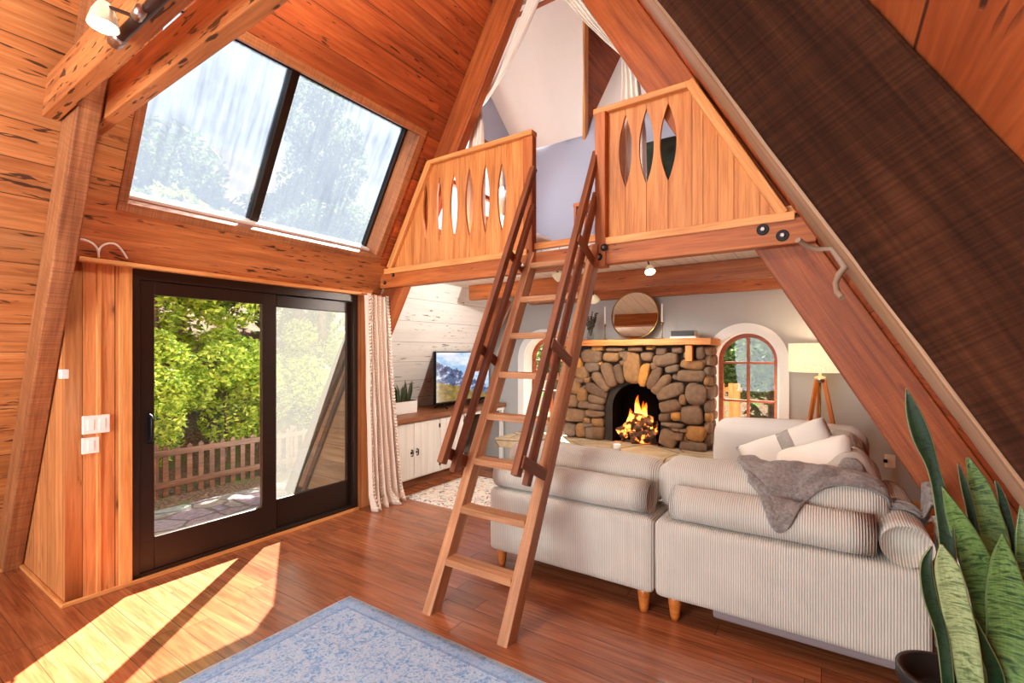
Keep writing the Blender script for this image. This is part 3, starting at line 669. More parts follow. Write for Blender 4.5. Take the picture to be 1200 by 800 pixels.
obox('hearth_slab', (-3.36, 4.66, HZ-.11), (-.80, FARY-.3, HZ-.0), M['hearth'], he, bev=.012, wane=.004)
obox('hearth_base', (-3.2, 4.80, 0), (-.95, FARY-.3, HZ-.105), M['mortar'], he, bev=.01)
# fire: logs and flames
def mbark():
    t = NT('burning_log'); v = t.obj(True); n = t.noise(v, 18, 5, .6)
    col = t.ramp(n, [(.35, lin(40, 26, 20)), (.6, lin(122, 84, 58)), (.75, lin(170, 130, 96))]); e = t.step(t.noise(v, 9, 4), .56, .68)
    t.put(t.b.inputs['Emission Color'], (1, .22, .03, 1)); t.put(t.b.inputs['Emission Strength'], t.math('MULTIPLY', e, 5.0)); t.bump(n, .6, .01); return t.fin(col, .9, .2)
M['log'] = mbark()
def flog(p0, p1, r, label):
    p0 = Vector(p0); p1 = Vector(p1); n = 14; ax = (p1-p0); bm = bmesh.new(); rings = []
    e1 = ax.normalized().orthogonal(); e2 = ax.normalized().cross(e1); sd = random.random()*50
    for k in range(11):
        c = p0+ax*(k/10); ring = []
        for i in range(n):
            a = 2*math.pi*i/n; rr = r*(1+.18*mnoise.noise(Vector((math.cos(a)*1.3+sd, math.sin(a)*1.3, k*.4))))
            ring.append(bm.verts.new(c+(e1*math.cos(a)+e2*math.sin(a))*rr))
        rings.append(ring)
    for a, b in zip(rings, rings[1:]):
        for i in range(n): bm.faces.new((a[i], a[(i+1) % n], b[(i+1) % n], b[i]))
    bm.faces.new(rings[0]); bm.faces.new(rings[-1])
    tag(from_bm('fire_log', bm, M['log'], smooth=True), label, 'log', 'logs in the fire')
fy = FPY+.16
flog((OX-.22, fy-.06, HZ+.06), (OX-.02, fy+.04, HZ+.20), .058, 'charred log at the left of the fire, glowing along its edge')
flog((OX-.06, fy-.13, HZ+.055), (OX+.19, fy-.02, HZ+.09), .056, 'log lowest at the front right of the fire')
flog((OX-.10, fy-.02, HZ+.27), (OX+.14, fy+.05, HZ+.22), .055, 'log lying across the top of the fire')
flog((OX-.14, fy+.12, HZ+.07), (OX+.19, fy+.16, HZ+.16), .058, 'log at the back of the fire, behind the flames')
flog((OX-.02, fy-.12, HZ+.16), (OX+.09, fy+.05, HZ+.18), .05, 'short log in the middle of the fire with bright cut end')
def mflame():
    t = NT('flame'); u = t.n('ShaderNodeUVMap').outputs[0]; s_ = t.xyz(u); n = t.noise(t.vmath('MULTIPLY', t.obj(True), (20., 20., 9.)), 1., 4)
    hgt = t.math('ADD', s_[1], t.math('MULTIPLY_ADD', n, .5, -.25))
    col = t.ramp(hgt, [(.0, (1, .72, .22)), (.4, (1, .45, .06)), (.8, (1, .16, .01)), (1., (.6, .04, 0))])
    em = t.n('ShaderNodeEmission'); t.put(em.inputs[0], col); em.inputs[1].default_value = 6.5
    tr = t.n('ShaderNodeBsdfTransparent'); mx = t.n('ShaderNodeMixShader')
    edge = t.math('MULTIPLY', t.step(t.math('ABSOLUTE', t.math('SUBTRACT', s_[0], .5)), .5, .2), t.step(hgt, 1.05, .45))
    edge = t.math('MULTIPLY', edge, .85)
    t.put(mx.inputs[0], edge); t.t.links.new(tr.outputs[0], mx.inputs[1]); t.t.links.new(em.outputs[0], mx.inputs[2]); t.t.nodes.remove(t.b)
    t.t.links.new(mx.outputs[0], t.out.inputs[0]); return t.m
M['flame'] = mflame()
fl_ = thing('fire', 'orange and yellow flames rising from the logs in the firebox', 'fire', (OX, fy, HZ))
def flame(x, y, h_, wd, lean, ph, z0):
    def f(u, v):
        ww = wd*(.55+.9*math.sin(min(1, v*2.2)*math.pi/2))*(1-v)**.8+.001
        a = (u-.5)*math.pi*.9
        return Vector((x+math.sin(a)*ww+lean*v*v+.02*math.sin(6*v+ph)*v, y-math.cos(a)*ww*.6+.015*math.sin(5*v+ph*2), z0+h_*v))
    gridmesh('flame', f, 12, 16, M['flame'], fl_, uv=True)
for a in ((-.04, .06, .42, .055, .02, 0, .12), (.05, .05, .34, .05, -.01, 2, .12), (-.12, .04, .28, .05, .0, 4, .1), (.13, .02, .24, .035, .02, 1, .05), (-.17, -.04, .14, .03, -.02, 3, .05), (.0, .1, .36, .06, .03, 5, .1), (.17, -.02, .17, .025, .02, 2.4, .03), (-.02, -.02, .2, .04, .0, 1.2, .14)):
    flame(OX+a[0], fy+a[1], a[2], a[3], a[4], a[5], HZ+a[6])
pl = bpy.data.lights.new('fire_light', 'POINT'); pl.energy = 2.5; pl.color = (1, .5, .15); pl.shadow_soft_size = .08
po = bpy.data.objects.new('fire_light', pl); C.objects.link(po); po.location = (OX, fy-.05, HZ+.3); po.parent = fl_; po.matrix_parent_inverse = pinv(fl_)

# things on the mantel
mi = thing('round_mirror', 'round thin-rimmed mirror leaning on the wall above the mantel', 'mirror', (-1.885, 5.5, MZ1))
def mmirror():
    t = NT('mirror_silver'); return t.fin((.93, .92, .90, 1), .02, .5, 1.0)
M['mirror'] = mmirror()
mc = Vector((-1.90, 5.44, MZ1+.287)); mtilt = Vector((0, -1, .12)).normalized()
lathe('mirror_glass', [(.275, 0), (.275, .006)], mc, M['mirror'], mi, n=64, axis=mtilt, smooth=False)
ftr = frame(mc, (1, 0, 0), (0, .12, 1))
tube('mirror_rim', [ftr @ Vector((.28*math.cos(2*math.pi*i/64), .28*math.sin(2*math.pi*i/64), .004)) for i in range(64)], .008, M['brass'], mi, cyclic=True)
def candle(px, label):
    x = atY(px, 396, 5.3).x
    t = thing('candlestick', label, 'candlestick', (x, 5.3, MZ1), 'candlesticks on the mantel')
    lathe('holder', [(.032, 0), (.032, .008), (.006, .015), (.005, .05), (.009, .06), (.005, .07), (.005, .15), (.012, .16), (.016, .175), (.012, .19)], (x, 5.3, MZ1), M['brass'], t)
    lathe('candle', [(.010, 0), (.010, .2), (.003, .214)], (x, 5.3, MZ1+.185), M['wax'], t)
candle(709, 'white taper candle in slim holder, left of the round mirror')
candle(776, 'white taper candle in slim holder, right of the round mirror')
vx = atY(692, 397, 5.28).x
va = thing('vase', 'small glass vase of dark dried flowers at the left of the mantel', 'vase', (vx, 5.28, MZ1))
lathe('vase_glass', [(.03, 0), (.042, .02), (.045, .06), (.032, .1), (.022, .13), (.028, .15)], (vx, 5.28, MZ1), M['vaseglass'], va)
M['dryleaf'] = plain('dried_flowers', (88, 82, 60), .9, var=.5)
bm = bmesh.new()
for i in range(26):
    a = random.random()*6.28; sp = random.uniform(.02, .095); top = Vector((vx+math.cos(a)*sp, 5.28+math.sin(a)*sp*.7, MZ1+random.uniform(.22, .36)))
    base = Vector((vx+math.cos(a)*.008, 5.28+math.sin(a)*.008, MZ1+.05))
    for k in range(7):
        q = base.lerp(top, .45+.55*k/6); r = bmesh.ops.create_icosphere(bm, subdivisions=1, radius=random.uniform(.003, .007))
        for v in r['verts']: v.co = Vector((v.co.x, v.co.y, v.co.z*1.8))+q+Vector((random.uniform(-.01, .01), random.uniform(-.01, .01), 0))
    d = (top-base); s_ = Vector((.0015, 0, 0)); vs_ = [bm.verts.new(base-s_), bm.verts.new(base+s_), bm.verts.new(top+s_), bm.verts.new(top-s_)]; bm.faces.new(vs_)
from_bm('dried_flowers', bm, M['dryleaf'], va)
def book(x0, x1, y0, y1, z, th, cov, label):
    t = thing('book', label, 'book', ((x0+x1)/2, (y0+y1)/2, z), 'books stacked on the mantel')
    obox('cover', (x0, y0, z), (x1, y1, z+.004), cov, t, bev=.001); obox('cover', (x0, y0, z+th-.004), (x1, y1, z+th), cov, t, bev=.001)
    obox('spine', (x0, y0, z), (x1, y0+.004, z+th), cov, t, bev=.001); obox('pages', (x0+.004, y0+.005, z+.004), (x1-.004, y1-.004, z+th-.004), M['book_white'], t, bev=0)
b0 = atY(785, 395, 5.25).x
book(b0, b0+.27, 5.25, 5.43, MZ1+.001, .03, M['book_white'], 'white hardback lying at the bottom of the small stack on the mantel')
book(b0+.01, b0+.25, 5.255, 5.42, MZ1+.032, .055, M['book_black'], 'thick black book lying on the white one on the mantel')
cp = thing('cup', 'small white cup standing on the hearth behind the sofa', 'cup', (-1.86, 4.78, HZ))
lathe('cup_body', [(.03, 0), (.038, .01), (.042, .06), (.040, .062), (.036, .012), (.001, .01)], (-1.86, 4.78, HZ+.001), M['wax'], cp)

# ------------------------------------------------------------------ sofa
so = thing('sectional_sofa', 'pale beige corduroy sectional sofa seen from behind, right of the ladder', 'sofa', (-.8, 3.2, 0))
BZ0, BZ1, SBY = .14, .57, 2.68
def base(x0, x1, y0, y1, mat, z1=BZ1, sd=0): return soft('base', ((x0+x1)/2, (y0+y1)/2, (BZ0+z1)/2), ((x1-x0)/2, (y1-y0)/2, (z1-BZ0)/2), .035, mat, so, n=18, puff=.006, wrinkle=.003, seed=sd)
base(-1.985, -.832, SBY, 3.62, M['cordx']); base(-.825, .37, SBY, 3.62, M['cordx'], sd=3); base(-.78, .37, 3.63, 4.42, M['cordx'], z1=.50, sd=5)
bolster('bolster', (-1.95, SBY+.10, .665), (-.865, SBY+.10, .665), .098, M['cordx'], so); bolster('bolster', (-.745, SBY+.10, .665), (.18, SBY+.10, .665), .098, M['cordx'], so, 4)
bolster('bolster', (.285, SBY+.02, .665), (.285, 3.6, .665), .092, M['cordx'], so, 8)
def bc(x0, x1, yc, zt, th, mat, sd, tilt=0.0, z0=.57): 
    return soft('back_cushion', ((x0+x1)/2, yc, (z0+zt)/2), ((x1-x0)/2, th/2, (zt-z0)/2), .085, mat, so, n=22, puff=.015, wrinkle=.012, rot=Matrix.Rotation(tilt, 4, 'X'), seed=sd)
bc(-1.97, -.86, 2.985, .86, .22, M['cordx'], 1); BC2 = bc(-.855, .235, 2.985, .87, .24, M['cordx'], 6)
soft('back_cushion', (-.28, 4.22, .735), (.50, .11, .245), .10, M['cordplain'], so, n=16, puff=.02, wrinkle=.008, seed=9)
soft('back_cushion', (.10, 3.40, .74), (.12, .30, .19), .10, M['cordy'], so, n=16, puff=.02, wrinkle=.014, seed=12)
soft('back_cushion', (.06, 3.95, .76), (.13, .28, .20), .11, M['cordy'], so, n=16, puff=.02, wrinkle=.014, seed=15)
soft('seat_cushion', (-1.4, 3.45, .52), (.55, .33, .09), .06, M['cordx'], so, n=12, puff=.01)
def leg(x, y): lathe('leg', [(.020, 0), (.026, .02), (.036, .1), (.037, .16)], (x, y, 0), M['orangeleg'], so, n=20)
for x, y in ((-1.945, 2.79), (-.905, 2.755), (-.73, 2.765), (.30, 2.76), (-1.93, 3.55), (-.9, 3.55), (.3, 3.56), (.3, 4.35), (-.72, 4.35)): leg(x, y)
obox('dust_cover', (-.52, 2.71, .098), (.31, 3.5, .165), M['greyfelt'], so, bev=.015)

# throw pillows and blanket on the sofa
def mpillow():
    t = NT('striped_linen'); o = t.xyz(t.obj(False)); x = o[0]
    band = t.math('MULTIPLY', t.math('GREATER_THAN', x, -.02), t.math('LESS_THAN', x, .065))
    st = t.math('GREATER_THAN', t.math('SINE', t.math('MULTIPLY', x, 2*math.pi/.0085)), -.35)
    n = t.noise(t.obj(False), 60, 3); st = t.math('MULTIPLY', st, t.math('GREATER_THAN', n, .38))
    col = t.mix(t.math('MULTIPLY', band, st), lin(222, 214, 202), lin(64, 54, 52)); t.bump(n, .2, .004); return t.fin(col, .9, .2)
M['pillow'] = mpillow()
def pillow(name, c, w_, h_, th, rot, mat, label):
    def shp(sg):
        pass
    bm = bmesh.new(); n = 20; V = {}
    for sg in (-1, 1):
        for i in range(n+1):
            for j in range(n+1):
                u, v = -1+2*i/n, -1+2*j/n; k = (1-u**4)*(1-v**4)
                pin = 1-.07*(abs(u*v))**2*0-.05*(1-abs(v))*abs(u)**3; pin2 = 1-.05*(1-abs(u))*abs(v)**3
                p = Vector((u*w_/2*pin, v*h_/2*pin2, sg*th/2*max(k, 0)**.45))
                p += mnoise.noise_vector(p*7+Vector((w_*9, 0, 0)))*.012
                if i in (0, n) or j in (0, n):
                    p.z = mnoise.noise(Vector((u*2, v*2, w_)))*.01
                    if (i, j) not in V: V[(i, j)] = bm.verts.new(p)
                    V[(sg, i, j)] = V[(i, j)]
                else: V[(sg, i, j)] = bm.verts.new(p)
        for i in range(n):
            for j in range(n): bm.faces.new((V[(sg, i, j)], V[(sg, i+1, j)], V[(sg, i+1, j+1)], V[(sg, i, j+1)]))
    o = from_bm(name, bm, mat, None, Matrix.Translation(c) @ rot, True); return tag(o, label, 'pillow', 'throw pillows on the sofa')
from mathutils import Euler
pillow('throw_pillow', (-.20, 3.74, .76), .60, .50, .20, Euler((math.radians(58), math.radians(-26), math.radians(4)), 'XYZ').to_matrix().to_4x4(), M['pillow'], 'linen throw pillow with a dark striped band, tilted on the sofa')
pillow('throw_pillow', (-.08, 3.36, .80), .46, .42, .17, Euler((math.radians(48), math.radians(-24), math.radians(-22)), 'XYZ').to_matrix().to_4x4(), M['cream'], 'plain cream throw pillow behind the grey blanket')
def mfur():
    t = NT('grey_plush'); v = t.obj(False); n = t.noise(t.vmath('MULTIPLY', v, (1., 1., 1.)), 70, 5, .7); m2 = t.noise(v, 14, 3)
    col = t.ramp(n, [(.3, lin(118, 106, 98)), (.7, lin(176, 164, 154))]); col = t.mix(1.0, col, t.ramp(m2, [(.3, (.82, .82, .82)), (.7, (1.06, 1.06, 1.06))]), 'MULTIPLY')
    t.bump(t.math('ADD', n, t.math('MULTIPLY', m2, 1.2)), .9, .02); t.b.inputs['Sheen Weight'].default_value = .4; return t.fin(col, .95, .1)
M['fur'] = mfur()
from mathutils.bvhtree import BVHTree
def bvh_of(objs):
    vs_, fs = [], []
    for o in objs:
        mw = world_of(o); b = len(vs_); vs_ += [mw @ v.co for v in o.data.vertices]; fs += [[b+i for i in p.vertices] for p in o.data.polygons]
    return BVHTree.FromPolygons(vs_, fs)
sofa_parts = [o for o in C.objects if o.parent == so and o.type == 'MESH']
pil = [o for o in C.objects if o.name.startswith('throw_pillow')]
BV = bvh_of(sofa_parts)
def blanket(u, v):
    # u across to the right, v from behind the cushion, over its top, down its back face
    x = -.42+.86*u
    hem = .50+.42*math.exp(-((u-.22)/.16)**2)-.05*u + (.16 if u > .8 else 0)*(u-.8)/.2
    th = math.radians(-35+150*hem*v)                  # angle of the ray round the cushion, from the far side up and over to the camera side
    xs = x+.10*(v-.5)*(1-u)+.012*math.sin(9*v+6*u)
    c = Vector((xs, 2.99, .70)); d = Vector((0, -math.sin(th), math.cos(th)))
    o_ = c+d*1.2; hit = BV.ray_cast(o_, -d)
    q = hit[0] if hit[0] is not None else c+d*.2
    if xs > .22: q = Vector((xs, q.y, q.z)) if hit[0] is not None else c+d*.16
    q = q+d*(.016+.012*abs(math.sin(14*u+3*v))+.020*mnoise.noise(Vector((u*6, v*6, 0)))+.012*mnoise.noise(Vector((u*15, v*13, 3))))
    return q
bl = gridmesh('throw_blanket', blanket, 60, 46, M['fur'], None, thick=.014)
tag(bl, 'fluffy grey throw blanket draped over the right sofa back', 'blanket')

# ------------------------------------------------------------------ rugs
def mrug():
    t = NT('blue_rug_pile'); v = t.obj(False); o = t.xyz(v)
    a = t.noise(v, 15, 6, .8, 1.5); b = t.noise(v, 62, 4, .75); vd = t.voro(t.vmath('ADD', v, t.vec(t.math('MULTIPLY', a, .12), t.math('MULTIPLY', b, .05), 0.)), 7, 'DISTANCE_TO_EDGE').outputs['Distance']
    f = t.math('ADD', t.math('MULTIPLY', a, .6), t.math('MULTIPLY', b, .4))
    col = t.ramp(f, [(.36, lin(84, 128, 184)), (.44, lin(122, 162, 208)), (.50, lin(164, 192, 218)), (.54, lin(194, 210, 222)), (.58, lin(128, 168, 208)), (.66, lin(80, 126, 184))])
    col = t.mix(t.math('MULTIPLY', t.step(vd, .05, .01), .35), col, lin(206, 210, 216))
    e = t.math('MINIMUM', t.math('SUBTRACT', 1.3, t.math('ABSOLUTE', o[0])), t.math('SUBTRACT', 1.05, t.math('ABSOLUTE', o[1])))
    bd = t.math('MULTIPLY', t.math('GREATER_THAN', e, .028), t.math('LESS_THAN', e, .095))
    col = t.mix(t.math('MULTIPLY', bd, .4), col, lin(130, 164, 206)); ln = t.math('MULTIPLY', t.math('GREATER_THAN', e, .095), t.math('LESS_THAN', e, .11))
    col = t.mix(t.math('MULTIPLY', ln, .6), col, lin(110, 138, 186)); col = t.mix(t.math('MULTIPLY', t.math('LESS_THAN', e, .012), .8), col, lin(206, 204, 206))
    t.bump(t.noise(v, 240, 2), .5, .004); return t.fin(col, .95, .1)
M['rug'] = mrug()
def rug(name, x0, x1, y0, y1, mat, label, th=.012):
    cx, cy = (x0+x1)/2, (y0+y1)/2
    bm = bmesh.new(); nx, ny = 40, 40; g = []
    for j in range(ny+1):
        g.append([])
        for i in range(nx+1):
            u, v = -1+2*i/nx, -1+2*j/ny; x, y = u*(x1-x0)/2, v*(y1-y0)/2
            if i in (0, nx): x += .006*mnoise.noise(Vector((y*6, u*9, 0)))
            if j in (0, ny): y += .006*mnoise.noise(Vector((x*6, v*9, 3)))
            g[-1].append(bm.verts.new((x, y, th*(.4 if i in (0, nx) or j in (0, ny) else 1))))
    for j in range(ny):
        for i in range(nx): bm.faces.new((g[j][i], g[j][i+1], g[j+1][i+1], g[j+1][i]))
    ed = [e for e in bm.edges if len(e.link_faces) == 1]; r = bmesh.ops.extrude_edge_only(bm, edges=ed)
    for v in r['geom']:
        if isinstance(v, bmesh.types.BMVert): v.co.z = 0
    return tag(from_bm(name, bm, mat, None, Matrix.Translation((cx, cy, .001)), True), label, 'rug')
rug('area_rug', -2.48, .12, -.2, 1.9, M['rug'], 'distressed blue and white patterned rug in the foreground')
def mfloral():
    t = NT('floral_rug_pile'); v = t.obj(False); a = t.noise(v, 7, 4, .6, .8); b = t.noise(v, 21, 3, .6); vr = t.voro(v, 9); 
    col = t.ramp(t.noise(v, 17, 4, .7, 1.), [(.40, lin(92, 98, 110)), (.44, lin(216, 206, 192)), (.58, lin(226, 216, 202)), (.62, lin(132, 130, 120)), (.66, lin(222, 210, 196))])
    col = t.mix(t.step(b, .60, .64), col, lin(214, 128, 84)); col = t.mix(t.math('MULTIPLY', t.step(a, .62, .66), .7), col, lin(196, 150, 120))
    return t.fin(col, .95, .1)
M['floral'] = mfloral()
rug('area_rug', -3.70, -.9, 3.50, 4.6, M['floral'], 'cream rug with orange and grey floral pattern between cabinet and sofa')

# ------------------------------------------------------------------ cabinet, TV, planter on the left
CX = -3.85
cb = thing('cabinet', 'low white cabinet with plank doors under the white sloping wall', 'cabinet', (-4.1, 4.0, 0))
obox('carcass', (-4.42, 3.34, .10), (CX-.02, 4.68, .742), M['white'], cb, bev=.003)
obox('toe_kick', (-4.40, 3.36, .0), (CX-.05, 4.68, .10), M['counter'], cb, bev=.002)
for k, (ya, yb) in enumerate(((3.36, 3.802), (3.806, 4.222), (4.226, 4.676))):
    dr = obox('door', (CX-.02, ya, .115), (CX, yb, .735), M['whitewood'], cb, bev=.003, grain=2)
    hy = (yb-.04, ya+.04, ya+.07)[k]
    tube('handle', [(CX, hy, .365), (CX+.022, hy, .37), (CX+.028, hy, .40), (CX+.022, hy, .43), (CX, hy, .435)], .006, M['blackmetal'], dr)
    lathe('handle_plate', [(.014, 0), (.014, .003)], (CX, hy, .40), M['blackmetal'], dr, axis=(1, 0, 0))
    for z in (.2, .65):
        obox('hinge', (CX-.002, (ya, yb, yb)[k]-.012, z-.025), (CX+.005, (ya, yb, yb)[k]+.012, z+.025), M['blackmetal'], dr, bev=.002)
ct = thing('countertop', 'long brown wooden countertop over the white cabinet and open desk', 'countertop', (-4.1, 4.5, 0))
obox('top', (-4.53, 3.30, .744), (CX+.03, FARY-.02, .800), M['counter'], ct, bev=.006)
obox('edge_strip', (CX-.04, 4.69, .705), (CX+.01, FARY-.03, .744), M['white'], ct, bev=.003)
obox('leg', (CX-.05, FARY-.09, 0), (CX+.0, FARY-.04, .744), M['white'], ct, bev=.003)
def mtv():
    t = NT('tv_picture'); u = t.xyz(t.n('ShaderNodeUVMap').outputs[0]); x, y = u[0], u[1]
    n1 = t.noise(t.vec(t.math('MULTIPLY', x, 4.), 0., 0.), 1., 6, .6); ridge = t.math('ADD', t.math('MULTIPLY', n1, .55), t.math('MULTIPLY_ADD', x, -.62, .56))
    mtn = t.math('LESS_THAN', y, ridge); tex = t.noise(t.vec(t.math('MULTIPLY', x, 9.), t.math('MULTIPLY', y, 9.), 2.), 1., 6, .65)
    sky = t.ramp(t.noise(t.vec(t.math('MULTIPLY', x, 3.), t.math('MULTIPLY', y, 5.), 7.), 1., 4), [(.4, lin(150, 196, 236)), (.6, lin(244, 246, 250))])
    mc_ = t.ramp(tex, [(.38, lin(36, 50, 84)), (.54, lin(86, 112, 158)), (.64, lin(220, 228, 240))])
    gr = t.ramp(tex, [(.35, lin(96, 84, 40)), (.65, lin(170, 142, 74))])
    hill = t.math('LESS_THAN', y, t.math('MULTIPLY_ADD', x, -.35, t.math('MULTIPLY_ADD', n1, .2, .32)))
    col = t.mix(hill, t.mix(mtn, sky, mc_), gr)
    t.put(t.b.inputs['Emission Color'], col); t.b.inputs['Emission Strength'].default_value = .55; return t.fin((.02, .02, .02, 1), .12, .5)
M['tvpic'] = mtv()
tv = thing('television', 'flat television showing blue mountains on the wooden countertop', 'television', (-4.1, 4.9, .8))
TVX = -4.08; TY0, TY1, TZ0, TZ1 = 4.40, 5.52, .865, 1.525
obox('tv_body', (TVX-.04, TY0, TZ0), (TVX, TY1, TZ1), M['blackmetal'], tv, bev=.006)
gridmesh('screen', lambda u, v: Vector((TVX+.002, TY0+.012+(TY1-TY0-.024)*u, TZ0+.02+(TZ1-TZ0-.032)*v)), 1, 1, M['tvpic'], tv, uv=True, smooth=False)
for yy in (TY0+.12, TY1-.12):
    for dx in (-1, 1):
        beam('foot', (TVX-.02, yy, TZ0+.005), (TVX-.02+dx*.11, yy, .806), .02, .014, M['blackmetal'], tv)
def leafmat(name, dark, light, edge):
    t = NT(name); u = t.xyz(t.n('ShaderNodeUVMap').outputs[0]); r = t.n('ShaderNodeObjectInfo').outputs['Random']
    n = t.noise(t.vec(t.math('MULTIPLY', u[0], 1.1), t.math('MULTIPLY', u[1], 34.), t.math('MULTIPLY', r, 30.)), 1., 4, .6, .8)
    n2 = t.noise(t.vec(t.math('MULTIPLY', u[0], 22.), t.math('MULTIPLY', u[1], 2.), 0.), 1., 3)
    col = t.ramp(n, [(.36, lin(*dark)), (.52, lin(*light)), (.66, lin(*dark))]); col = t.mix(1.0, col, t.ramp(n2, [(.3, (.8, .85, .8)), (.7, (1.1, 1.1, 1.05))]), 'MULTIPLY')
    e = t.math('ABSOLUTE', t.math('SUBTRACT', u[0], .5)); col = t.mix(t.step(e, .465, .485), col, lin(*edge))
    t.bump(n2, .2, .004); return t.fin(col, .35, .5)
M['leafpale'] = leafmat('snake_leaf_pale', (100, 116, 70), (178, 184, 130), (150, 156, 100))
M['leafmid'] = leafmat('snake_leaf_mid', (48, 76, 40), (120, 146, 80), (100, 118, 62))
M['leafdark'] = leafmat('snake_leaf_dark', (18, 34, 20), (36, 60, 32), (128, 128, 84))
def leafblade(name, pts, widths, nrm, mat, parent, twist=0.0, fold=.25, w0=1.0):
    pts = [Vector(q) for q in pts]; n = 18; nu = 8
    def samp(a, t_):
        k = t_*(len(a)-1); i = min(int(k), len(a)-2); f = k-i
        p0, p1, p2, p3 = a[max(i-1, 0)], a[i], a[i+1], a[min(i+2, len(a)-1)]
        return .5*((2*p1)+(p2-p0)*f+(2*p0-5*p1+4*p2-p3)*f*f+(3*p1-p0-3*p2+p3)*f*f*f)
    def f(u, v):
        c = samp(pts, v); c2 = samp(pts, min(1, v+.02)); c1 = samp(pts, max(0, v-.02)); tg = (c2-c1).normalized()
        nn = Vector(nrm); sd = tg.cross(nn).normalized(); sd = Matrix.Rotation(twist*v, 3, tg) @ sd; up = sd.cross(tg)
        wv = max(.0008, samp(widths, v)); a = (u-.5)*2
        return c+sd*a*wv/2+up*(a*a)*wv*fold*.5
    return gridmesh(name, f, nu, n, mat, parent, thick=.004, uv=True)
pt = thing('planter', 'white rectangular planter of snake plants on the counter beside the curtain', 'planter', (-4.1, 3.9, .8))
PY0, PY1 = 3.70, 4.085
obox('planter_box', (-4.22, PY0, .80), (-4.08, PY1, .945), M['white'], pt, bev=.006)
obox('soil', (-4.215, PY0+.01, .93), (-4.085, PY1-.01, .952), M['soil'], pt, bev=.002)
for i in range(17):
    y = PY0+.05+(PY1-PY0-.09)*((i*.37) % 1); x = -4.15+.04*math.sin(i*2.3); h_ = .12+.14*((i*.61) % 1); dy = .05*math.sin(i*1.7)
    leafblade('leaf', [(x, y, .94), (x+.01, y+dy*.4, .94+h_*.5), (x+.01, y+dy, .94+h_)], [.028, .044, .001], (1, -.3*math.sin(i), .1), M['leafdark'], pt)

# ------------------------------------------------------------------ door curtain
def mcurt():
    t = NT('tasselled_curtain_cloth'); u = t.xyz(t.n('ShaderNodeUVMap').outputs[0]); ph = t.math('FRACT', t.math('MULTIPLY', u[0], 9.0)); 
    band = t.math('LESS_THAN', t.math('ABSOLUTE', t.math('SUBTRACT', ph, .5)), .14)
    zig = t.math('SINE', t.math('ADD', t.math('MULTIPLY', u[1], 420.), t.math('MULTIPLY', t.math('ABSOLUTE', t.math('SUBTRACT', ph, .5)), 26.)))
    zz = t.math('MULTIPLY', band, t.math('MULTIPLY_ADD', zig, .5, .5)); weave = t.noise(t.obj(False), 160, 3)
    col = t.mix(t.math('MULTIPLY', zz, .5), lin(228, 208, 190), lin(196, 170, 150)); col = t.mix(1., col, t.ramp(weave, [(.3, (.92, .92, .92)), (.7, (1.04, 1.04, 1.04))]), 'MULTIPLY')
    t.bump(t.math('ADD', zz, t.math('MULTIPLY', weave, .3)), .6, .01); return t.fin(col, .95, .1)
M['curtain'] = mcurt()
def curtf(u, v):
    z = 2.062*(1-v)+.004; y0, y1 = 3.0+.02*v, 3.27+.16*v**1.5
    y = y0+(y1-y0)*u; amp = .035+.02*v
    x = -3.70+.03*v+amp*math.sin(u*2*math.pi*5.2+.5*math.sin(v*3))+.012*mnoise.noise(Vector((u*6, v*4, 0)))
    if v > .93: x += (v-.93)*1.2*(.5+mnoise.noise(Vector((u*7, 0, 5)))); y += (v-.93)*1.2*mnoise.noise(Vector((u*7, 2, 5)))
    return Vector((x, y, z))
cu_ = thing('door_curtain', 'beige tasselled curtain bunched at the right edge of the sliding door', 'curtain', (-3.70, 3.15, 0))
gridmesh('curtain_cloth', curtf, 120, 60, M['curtain'], cu_, thick=.004, uv=True)
for i, (uu) in enumerate((.07, .3, .49, .7, .97)):
    bm = bmesh.new()
    for k in range(64):
        v = k/64; q = curtf(uu, v)+Vector((.016, 0, 0))
        for sg in (-1, 1):
            r = bmesh.ops.create_icosphere(bm, subdivisions=1, radius=1)
            for vv in r['verts']:
                c = vv.co; vv.co = q+Vector((c.x*.010, c.y*.011+c.z*.010*sg+sg*.007, c.z*.018))
    from_bm('tassel_braid', bm, M['curtain'], cu_, smooth=True)
tube('curtain_rod', [(-3.70, 2.97, 2.075), (-3.70, 3.30, 2.075)], .008, M['beam'], cu_)

# ------------------------------------------------------------------ white cloth swags in the loft
def swag(label, pts, wid, out, loc):
    t = thing('loft_drape', label, 'curtain', loc, 'white drapes at the loft front')
    P_ = [Vector(p) for p in pts]
    def f(u, v):
        k = v*(len(P_)-1); i = min(int(k), len(P_)-2); c = P_[i].lerp(P_[i+1], k-i); ww = wid[i]+(wid[i+1]-wid[i])*(k-i)
        a = (u-.5)
        return c+Vector(out)*a*ww+Vector((0, -1, 0))*(.02*math.sin(u*22+v*2)+.01)
    gridmesh('drape_cloth', f, 48, 50, M['curtainwhite'], t, thick=.003)
    return t
YD = LOFTY+.25
def pxs(lst, y): return [atY(a, b, y) for a, b in lst]
s1_ = swag('white cloth swag falling along the left loft rafter', pxs([(642, -40), (627, 0), (608, 45), (588, 88), (567, 122)], YD), [.24, .22, .19, .13, .05], (.87, 0, .5), (-2.5, YD, 4.1))
s2_ = swag('white cloth swag falling along the right loft rafter', pxs([(630, -40), (672, 0), (693, 27), (713, 49), (731, 66)], YD), [.24, .20, .16, .10, .05], (.87, 0, -.5), (-1.6, YD, 4.1))
s3_ = swag('beige drape hanging straight down behind the left carved railing', pxs([(562, 122), (560, 150), (558, 200), (556, 300)], YD+.02), [.05, .13, .2, .24], (1, 0, 0), (-2.5, YD, 2.4))
